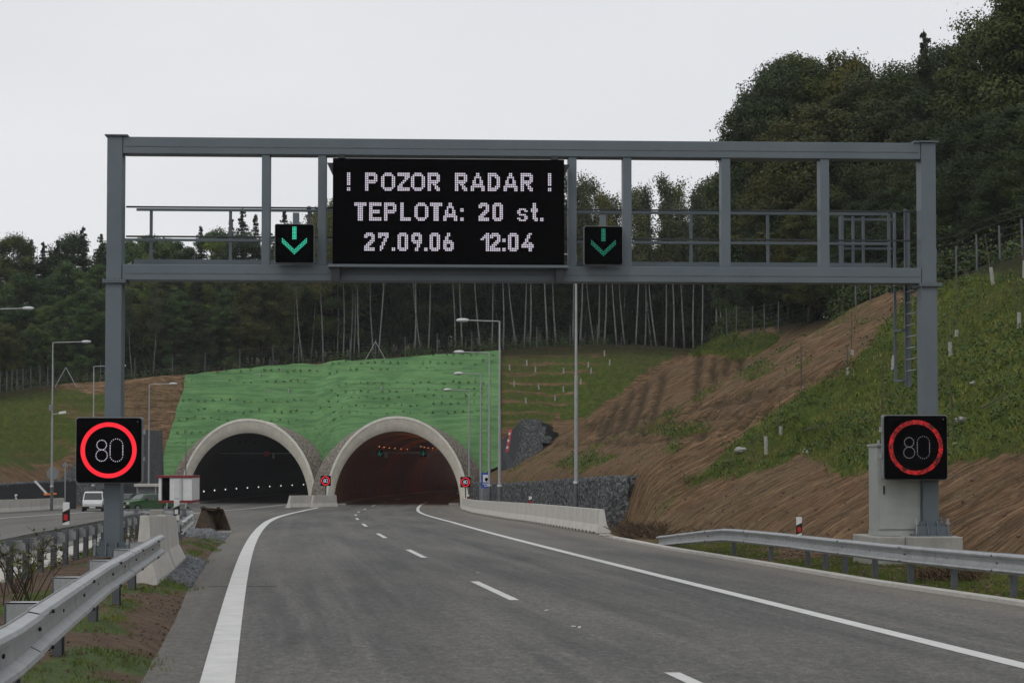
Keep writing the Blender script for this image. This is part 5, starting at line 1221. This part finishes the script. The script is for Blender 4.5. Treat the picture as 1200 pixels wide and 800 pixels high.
def conifer(rng, H, cr, leaf=.3):
    b = MB(); b.tube([(0, 0, 0), (rng.normal() * .1, 0, H * .5), (0, 0, H)], [H * .013, H * .008, .02], 6)
    P_ = []; S_ = []
    z = H * .14
    while z < H * .995:
        u = (z - H * .14) / (H * .86); rr = cr * (1 - u) ** .8 * rng.uniform(.7, 1.15) + .22; nb = 7 if u < .8 else 5
        for k in range(nb):
            a = rng.random() * 2 * math.pi; L_ = rr * rng.uniform(.5, 1.25); n = int(34 * L_ / cr * 3) + 14
            t = rng.random(n) ** .7; dz = (-.3 + .3 * u) * L_ * t ** 1.3 + .1 * L_ * np.maximum(t - .8, 0)
            wid = .26 * L_ * (1 - t) * .9 + .05; s = rng.normal(size=n) * wid * .6
            P_.append(np.stack([np.cos(a) * L_ * t - np.sin(a) * s, np.sin(a) * L_ * t + np.cos(a) * s, z + dz + rng.normal(size=n) * .09], 1)); S_.append(np.full(n, 1) * rng.uniform(.7, 1.2))
            if k % 2 == 0: b.cyl((0, 0, z), (math.cos(a) * L_ * .85, math.sin(a) * L_ * .85, z - .22 * L_), .035, .01, 3, False)
        z += H * .028 * rng.uniform(.8, 1.2) * (1 - .35 * u)
    P_ = np.concatenate(P_); S_ = np.concatenate(S_); V, Fq = quads(P_, leaf * S_ * .42, rng, -.3, .5)
    return b, V, Fq
def bend_trunk(rng, H, r, lean):
    b = MB(); pts = []; ph = rng.random() * 6; am = rng.uniform(.1, .45)
    for i in range(11):
        t = i / 10; pts.append(Vector((lean * H * t + am * math.sin(ph + 3.2 * t) - am * math.sin(ph), .2 * math.sin(ph * 2 + 2 * t), H * .93 * t)))
    b.tube(pts, [max(.02, r * (1 - .88 * i / 10)) for i in range(11)], 7); return b, pts
def birch(rng, H, lean):
    b, pts = bend_trunk(rng, H, .115, lean); cs = []
    for k in range(46):
        t = rng.uniform(.5, 1.0); i = t * 10; j = min(9, int(i)); p = pts[j].lerp(pts[j + 1], i - j); L_ = rng.uniform(.5, 2.1) * (1.25 - .75 * (t - .5) * 2 * .9); a = rng.random() * 6.28
        e = p + Vector((math.cos(a) * L_ * .75, math.sin(a) * L_ * .75, L_ * .75)); b.tube([p, p.lerp(e, .5) + Vector((0, 0, -.05)), e], [.035, .02, .008], 3)
        for q in range(3): cs.append(tuple(p.lerp(e, .45 + .28 * q) + Vector((0, 0, -.15))))
    cs = np.array(cs); n = 5200; idx = rng.integers(0, len(cs), n); P_ = cs[idx] + rng.normal(size=(n, 3)) * np.array([.3, .3, .42]); V, Fq = quads(P_, .085 * rng.uniform(.6, 1.4, n), rng, -.2)
    return b, V, Fq
PROTO = {}
def add_proto(kind, b, V, Fq, bark, leafm, H):
    tm = b.data('trunk'); tm.materials.append(bark); tm.polygons.foreach_set('use_smooth', [True] * len(tm.polygons))
    cm = np_mesh('crown', V, Fq, leafm, link=False); PROTO.setdefault(kind, []).append((tm, cm, H))
rg = np.random.default_rng(21)
for i in range(4): add_proto('oak', *limb_tree(rg, 20, 5.2, 3.5, 120, 56000, .1, .34), M['bark'], M['leaf_dark'], 20)
for i in range(3): add_proto('olive', *limb_tree(rg, 18, 4.8, 3.0, 105, 50000, .098, .3), M['bark'], M['leaf_olive'], 18)
for i in range(4): add_proto('broad', *limb_tree(rg, 18, 3.8, 2.5, 85, 40000, .1, .26), M['bark'], M['leaf_mid'], 18)
for i in range(4): add_proto('spruce', *conifer(rg, 20, 3.1), M['bark'], M['needle'], 20)
for i in range(7): add_proto('birch', *birch(rg, 20, [-.02, .0, .03, -.05, .05, .015, -.03][i]), M['birch'], M['leaf_birch'], 20)
KN = {'oak': 'oak_tree', 'olive': 'maple_tree', 'broad': 'broadleaf_tree', 'spruce': 'spruce_tree', 'birch': 'birch_tree'}
TREES = []
def tree(kind, px, Y, ytop, wmul=1.0, zone='', lean=0, shared=None, sel=None):
    x = P(px, 400, Y).x; z0 = T1(x, Y) - .15; H = max(3, P(px, ytop, Y).z - z0); pr = PROTO[kind]; tm, cm, h0 = pr[random.randrange(len(pr)) if sel is None else sel]
    s = H / h0; o = empty(KN[kind], (x, Y, z0), random.uniform(0, 6.28) if kind != 'birch' else random.uniform(-.3, .3)); sw = s * wmul if s < 1.2 else 1.1 * wmul
    o.scale = (sw, sw, s)
    for nm, me in (('trunk', tm), ('crown', cm)):
        c = bpy.data.objects.new(nm, me); COL.objects.link(c); c.parent = o
    o.rotation_euler[1] = lean
    TREES.append((o, kind, px, Y, zone, shared)); return o
TOP = [(-120, 300), (0, 296), (20, 276), (60, 282), (85, 272), (110, 276), (150, 280), (170, 268), (200, 274), (240, 262), (280, 252), (320, 262), (360, 250), (400, 232), (500, 215), (600, 205), (680, 196), (705, 212), (722, 225), (745, 206), (775, 214), (800, 192), (830, 206), (860, 180), (960, 150), (1300, 60)]
def topy(px): return float(np.interp(px, [a for a, b in TOP], [b for a, b in TOP]))
# back rows (behind): spruces and broadleaf, one profile
rr = random.Random(5)
px = -90
while px < 430:                     # left forest, skyline row
    k = rr.choice(['spruce', 'spruce', 'broad', 'oak']) if px < 140 else rr.choice(['broad', 'oak', 'spruce', 'broad'])
    tree(k, px, rr.uniform(226, 240), topy(px) + (rr.uniform(-16, 2) if k == 'spruce' else rr.uniform(0, 16)), 1.0 if k != 'spruce' else .85, 'on the skyline of the left forest'); px += rr.uniform(13, 22)
px = -90
while px < 440:
    tree(rr.choice(['broad', 'oak', 'broad', 'spruce', 'broad']), px, rr.uniform(216, 224), topy(px) + rr.uniform(22, 60), 1.0, 'in the middle row of the left forest'); px += rr.uniform(14, 22)
px = -80
while px < 330:
    tree(rr.choice(['broad', 'broad', 'oak', 'broad', 'olive']), px, rr.uniform(208, 213), topy(px) + rr.uniform(60, 110), 1.05, 'in the front row of the left forest'); px += rr.uniform(17, 26)
px = -90
while px < 340:
    tree(rr.choice(['broad', 'oak']), px, rr.uniform(244, 252), topy(px) + rr.uniform(70, 110), 1.3, 'at the back of the left forest'); px += rr.uniform(15, 20)
for px in (915, 928, 941, 955): tree('oak', px, 168, 262, 1.3, 'in the gap behind the brown crest')
# dark wood behind the birches
for Y0, dy, st in ((219, 30, 15), (227, 20, 15), (237, 8, 14), (250, 8, 16)):
    px = 330
    while px < 905:
        tree(rr.choice(['spruce', 'spruce', 'spruce', 'oak']), px, Y0 + rr.uniform(-2, 2), topy(px) + dy + rr.uniform(8, 40) + (50 if 660 < px < 850 else 0), 1.15, 'in the dark wood behind the birches'); px += st * rr.uniform(.75, 1.25)
# birches: surveyed trunks (foot x, lean)
BT = [(156, -.07), (179, .01), (343, -.02), (356, -.05), (379, -.09), (402, -.03), (421, .02), (438, -.04), (444, .01), (486, -.05), (494, -.06), (502, -.01), (534, -.1), (542, .0), (564, -.08), (576, -.05), (590, -.07), (606, -.07), (614, -.0), (621, -.04), (642, -.0), (652, -.03), (671, -.06), (679, -.01), (697, -.07), (701, -.02), (708, -.0), (723, -.03), (733, -.08), (745, -.02), (756, -.04), (770, -.06), (780, -.03), (790, -.07), (802, -.01), (813, .05), (822, -.05), (838, -.05), (848, .0), (859, -.03), (875, -.02), (891, .0)]
for i, (px, ln) in enumerate(BT):
    Y = rr.uniform(207.5, 212) if px > 300 else 207; tt = topy(px) + rr.uniform(-4, 22)
    if px < 300: tt = 330
    tree('birch', px, Y, tt, 1.0, 'behind the fence', ln * .8, sel=i % 7)
for i in range(9):
    px = rr.uniform(335, 900); tree('birch', px, rr.uniform(213, 219), topy(px) + rr.uniform(-4, 25), 1.0, 'deeper in the birch stand', rr.uniform(-.06, .03))
# right-hand wood
for (px, Y, yt, k, w) in ((879, 168, 165, 'oak', .85), (866, 176, 235, 'broad', .9), (893, 160, 120, 'oak', .9), (905, 155, 84, 'oak', .85), (935, 158, 74, 'oak', .95), (962, 162, 92, 'oak', 1), (975, 158, 62, 'spruce', .5), (990, 156, 70, 'olive', .9), (1000, 168, 80, 'broad', .8), (920, 148, 150, 'olive', 1), (955, 146, 130, 'olive', 1.1), (1010, 142, 105, 'olive', 1.1), (1032, 150, 92, 'oak', 1), (1045, 138, 120, 'olive', 1), (1060, 140, 84, 'oak', .9),
     (1085, 135, 34, 'spruce', .8), (1105, 134, 62, 'oak', .8), (1120, 130, 58, 'spruce', .9), (1142, 132, 40, 'spruce', .9), (1160, 128, 26, 'oak', .9), (1176, 126, 12, 'spruce', .9), (1198, 124, 4, 'spruce', 1), (1212, 120, -8, 'oak', 1), (1235, 118, -20, 'oak', 1.1), (1260, 112, -25, 'spruce', 1), (1075, 128, 150, 'olive', 1), (1100, 122, 150, 'oak', 1.1), (1130, 118, 150, 'oak', 1.1), (1165, 112, 140, 'oak', 1.1), (1200, 106, 130, 'oak', 1.1), (1240, 100, 120, 'oak', 1.1),
     (900, 150, 240, 'oak', 1.1), (925, 145, 230, 'oak', 1.1), (880, 156, 230, 'broad', 1.1), (950, 140, 240, 'olive', 1.1), (980, 136, 230, 'oak', 1.1), (1010, 132, 240, 'oak', 1.1), (1040, 126, 225, 'oak', 1.1), (1070, 120, 230, 'oak', 1.1), (1100, 114, 215, 'oak', 1.1), (1135, 108, 215, 'spruce', 1.2), (1170, 103, 205, 'oak', 1.1), (1210, 97, 190, 'spruce', 1.2), (1250, 92, 180, 'oak', 1.2), (1120, 140, 90, 'oak', 1.2), (1150, 138, 100, 'spruce', 1.2), (1190, 134, 80, 'oak', 1.2), (1080, 145, 95, 'oak', 1.1), (1020, 150, 140, 'oak', 1.2), (985, 148, 160, 'oak', 1.2), (945, 152, 170, 'oak', 1.2), (905, 160, 180, 'oak', 1.2), (1230, 130, 60, 'spruce', 1.2)):
    tree(k, px, Y, yt, w, 'in the tall wood on the right')
DESC = {'oak': 'dark leafy tree', 'olive': 'olive autumn-tinted tree', 'broad': 'mid green leafy tree', 'spruce': 'dark spruce', 'birch': 'slender white-stemmed birch'}
from collections import defaultdict
buck = defaultdict(list)
for t_ in TREES: buck[(t_[1], t_[4])].append(t_)
for (k, zone), lst in buck.items():
    lst.sort(key=lambda q: q[2]); hidden = zone in ('at the back of the left forest', 'in the dark wood behind the birches', 'deeper in the birch stand')
    for i, q in enumerate(lst):
        lab = '%s standing %s' % (DESC[k], zone) if hidden else '%s %s from the left %s' % (ordn(i), DESC[k], zone)
        tag(q[0], lab, 'tree', '%ss %s' % (DESC[k], zone))
# undergrowth along the forest edge
C = []
for a, c in zip(fpts[:-1], fpts[1:]):
    n = int((c - a).length * 4.5)
    for k in range(n):
        p = a.lerp(c, random.random()); d = Vector((p.x, p.y, 0)).normalized(); off = random.choice((random.uniform(.8, 6.5), random.uniform(2, 26) if p.x < 12 else 3)); p = p + d * off; C.append((p.x, p.y, T1(p.x, p.y), random.uniform(.3, 1.0) * (1 + min(off, 14) * .1)))
C = np.array(C); nn = 60; idx = np.repeat(np.arange(len(C)), nn); P_ = C[idx, :3] + RNG.normal(size=(len(idx), 3)) * np.stack([C[idx, 3] * .5, C[idx, 3] * .5, C[idx, 3] * .45], 1) + np.stack([0 * idx, 0 * idx, C[idx, 3] * .5], 1)
V, Fq = quads(P_, .09, RNG, .6); h_ = len(Fq) // 3
for nm, sl, mt_, lb in (('undergrowth', slice(0, 3), M['leaf_dark'], 'low olive undergrowth along the fence at the wood edge'),):
    o = np_mesh(nm, V, Fq, mt_, kind='stuff'); tag(o, lb, 'undergrowth')

# ------------------------------------------------------------------ grass, weeds and brush
def blades(X, Y, Z, h, w, rng, per=4, name='grass', mat=None, lab=None, spread=.12):
    n = len(X); k = n * per; bx = np.repeat(X, per) + rng.normal(size=k) * spread; by = np.repeat(Y, per) + rng.normal(size=k) * spread; bz = np.repeat(Z, per) - .03
    hh = np.repeat(h, per) * rng.uniform(.5, 1.3, k); a = rng.random(k) * np.pi; dx = np.cos(a) * w; dy = np.sin(a) * w; lx = rng.normal(size=k) * hh * .45; ly = rng.normal(size=k) * hh * .45
    V = np.stack([np.stack([bx - dx, by - dy, bz], 1), np.stack([bx + dx, by + dy, bz], 1), np.stack([bx + lx, by + ly, bz + hh], 1)], 1).reshape(-1, 3)
    o = np_mesh(name, V, np.arange(3 * k).reshape(k, 3), mat or M['grass'], kind='stuff'); tag(o, lab, 'grass'); return o
n = 1000000; X = RNG.uniform(-2, 40, n); Y = RNG.uniform(46, 175, n); Z = terr(X, Y); g, dk = masks(X, Y, Z)
px, py = proj(X, Y, Z); vis = (px > -10) & (px < 1480) & (dk < .4) & (Z > R(Y) + .15) & (X > foot_r(Y) + .3)
keep = vis & (g > .45) & (RNG.random(n) < (g - .35) * .55); X, Y, Z = X[keep], Y[keep], Z[keep]
if len(X) > 140000: X, Y, Z = X[:140000], Y[:140000], Z[:140000]
blades(X, Y, Z, np.full(len(X), .19), .022, RNG, 3, lab='rough grass growing on the right-hand slopes', spread=.16)
m = int(len(X) * .05); sel = RNG.choice(len(X), m, False); Cw = np.stack([X[sel], Y[sel], Z[sel] + .12], 1); Cw = np.repeat(Cw, 22, 0) + RNG.normal(size=(m * 22, 3)) * np.array([.22, .22, .14]); V, Fq = quads(Cw, .05, RNG, .5)
tag(np_mesh('weeds', V, Fq, M['leaf_mid'], kind='stuff'), 'leafy weeds scattered through the slope grass', 'weeds')
# verge and median grass
n = 26000; Y = RNG.uniform(20, 62, n); X = edge_r(Y) + .3 + RNG.random(n) * 5.0; Z = terr(X, Y); g, dk = masks(X, Y, Z); keep = (g > .45); X, Y, Z = X[keep], Y[keep], Z[keep]
blades(X, Y, Z, np.full(len(X), .1), .008, RNG, 4, lab='grass tufts on the right verge behind the guardrail', spread=.05)
vy = np.concatenate(mv); mgc = np.concatenate(mg); cand = np.nonzero((mgc > .5) & (vy[:, 1] > 10))[0]; sel = RNG.choice(cand, 9000); Q = vy[sel] + RNG.normal(size=(9000, 3)) * np.array([.12, .12, 0])
blades(Q[:, 0], Q[:, 1], Q[:, 2], np.full(9000, .075), .006, RNG, 5, lab='short green grass patches on the median soil', spread=.035)
# soil clods on the median and verge, gravel by the barriers
def clods(name, lab, pts, smin, smax, mat, cat):
    b = MB()
    for x, y, z in pts:
        s = random.uniform(smin, smax); b.box((x, y, z + s * .15), (s, s * random.uniform(.6, 1.2), s * .7), random.uniform(0, 3), random.uniform(-.5, .5), random.uniform(-.5, .5))
    o = b.build(name, mat, kind='stuff'); tag(o, lab, cat)
def medpt(y0, y1, t0, t1):
    y = random.uniform(y0, y1); a = float(gut(y)) + .1; c = float(edge_l(y)); x = a + (c - a) * random.uniform(t0, t1); return (x, y, medz(x, y))
M['clod'] = simple('brown_clod', (.115, .078, .052), .95, 0, .4, 3)
clods('soil_clods', 'loose brown clods on the median soil', [medpt(11, 34, .55, .99) for _ in range(900)] + [medpt(34, 60, .1, .95) for _ in range(200)], .012, .035, M['clod'], 'soil')
clods('gravel', 'grey crushed gravel beside the concrete barriers and the bucket', [medpt(35, 46.5, .72, 1.0) for _ in range(3200)] + [medpt(60, 71, .4, 1.0) for _ in range(2200)], .03, .085, M['gravel'], 'gravel')
pts = []
for _ in range(1500):
    y = random.uniform(24, 60); x = float(edge_r(y)) + random.uniform(.3, 3.5); pts.append((x, y, T1(x, y)))
for _ in range(900):
    y = random.uniform(30, 110); x = float(foot_r(y)) + random.uniform(.3, 13); pts.append((x, y, T1(x, y)))
clods('soil_clods', 'loose brown clods on the right verge and cut slope', pts, .03, .09, M['clod'], 'soil')
# dry brush heaps at the foot of the slope
def brush(pxs, Yb, lab, n, hh, ww):
    b = MB()
    for _ in range(n):
        p = random.choice(pxs); q = hit(p + random.uniform(-14, 14), Yb + random.uniform(-6, 4)); d = Vector((random.gauss(0, 1) * ww, random.gauss(0, 1) * ww, random.uniform(0, hh)))
        b.tube([q, q + d * .5 + Vector((0, 0, .1 * hh)), q + d], [.016, .012, .006], 3)
    o = b.build('brush_heap', M['dry'], kind='stuff'); tag(o, lab, 'brush')
brush([735, 745, 758, 770], 628, 'heap of dry twigs at the end of the right barrier row', 420, .55, .5)
brush([850, 862, 810], 632, 'dry twigs at the slope foot behind the guardrail bend', 160, .35, .4)
brush([1085, 1105, 1120, 1135], 678, 'dry grass and twigs under the right guardrail', 380, .3, .22)
# shrub in the median at far left
sh = empty('shrub', (-7.2, 26.5, medz(-7.2, 26.5)), 0, 'thin leggy shrub with yellow-green leaves behind the left guardrail', 'shrub')
b = MB(); tips = []
for i in range(17):
    a = random.random() * 6.28; L_ = random.uniform(.7, 1.25); bx0 = Vector((random.gauss(0, .16), random.gauss(0, .2), -.05)); e = bx0 + Vector((math.cos(a) * .55, math.sin(a) * .55, L_)); m_ = bx0.lerp(e, .5) + Vector((random.gauss(0, .04), 0, .06)); b.tube([bx0, m_, e], [.011, .008, .003], 4)
    for k in range(4):
        p = m_.lerp(e, random.random()); e2 = p + Vector((random.gauss(0, .2), random.gauss(0, .2), random.uniform(.0, .25))); b.tube([p, e2], [.005, .002], 3); tips += [tuple(p.lerp(e2, t)) for t in (.4, .7, 1)]
b.build('stems', M['dry'], sh)
tips = np.array(tips); C = tips[::2] + RNG.normal(size=(len(tips[::2]), 3)) * .035; V, Fq = quads(C, .03, RNG); np_mesh('foliage', V, Fq, M['shrub'], sh, kind='stuff')
sh2 = copy_tree(sh); sh2.location = (-8.1, 29.5, medz(-8.1, 29.5)); sh2.rotation_euler[2] = 2; sh2['label'] = 'smaller shrub behind the leggy one at the left picture edge'; sh2.scale = (.85, .85, .85)
sh3 = copy_tree(sh); sh3.location = (-9.9, 47, medz(-9.9, 47)); sh3.rotation_euler[2] = 4; sh3['label'] = 'small weedy shrub between gantry post and concrete barrier'; sh3.scale = (.7, .7, .65)
print('trees', len(TREES), 'tris', sum(len(m.polygons) for m in bpy.data.meshes))

# ------------------------------------------------------------------ haze
hm = bpy.data.materials.new('thin_haze'); hm.use_nodes = True; ht = hm.node_tree; ht.nodes.clear()
pv = ht.nodes.new('ShaderNodeVolumePrincipled'); pv.inputs['Color'].default_value = (.92, .94, .97, 1); pv.inputs['Density'].default_value = .00016; ho = ht.nodes.new('ShaderNodeOutputMaterial'); ht.links.new(pv.outputs[0], ho.inputs['Volume'])
hz = MB().box((0, 1500, 20), (7000, 9800, 84)).build('haze', hm, kind='stuff')
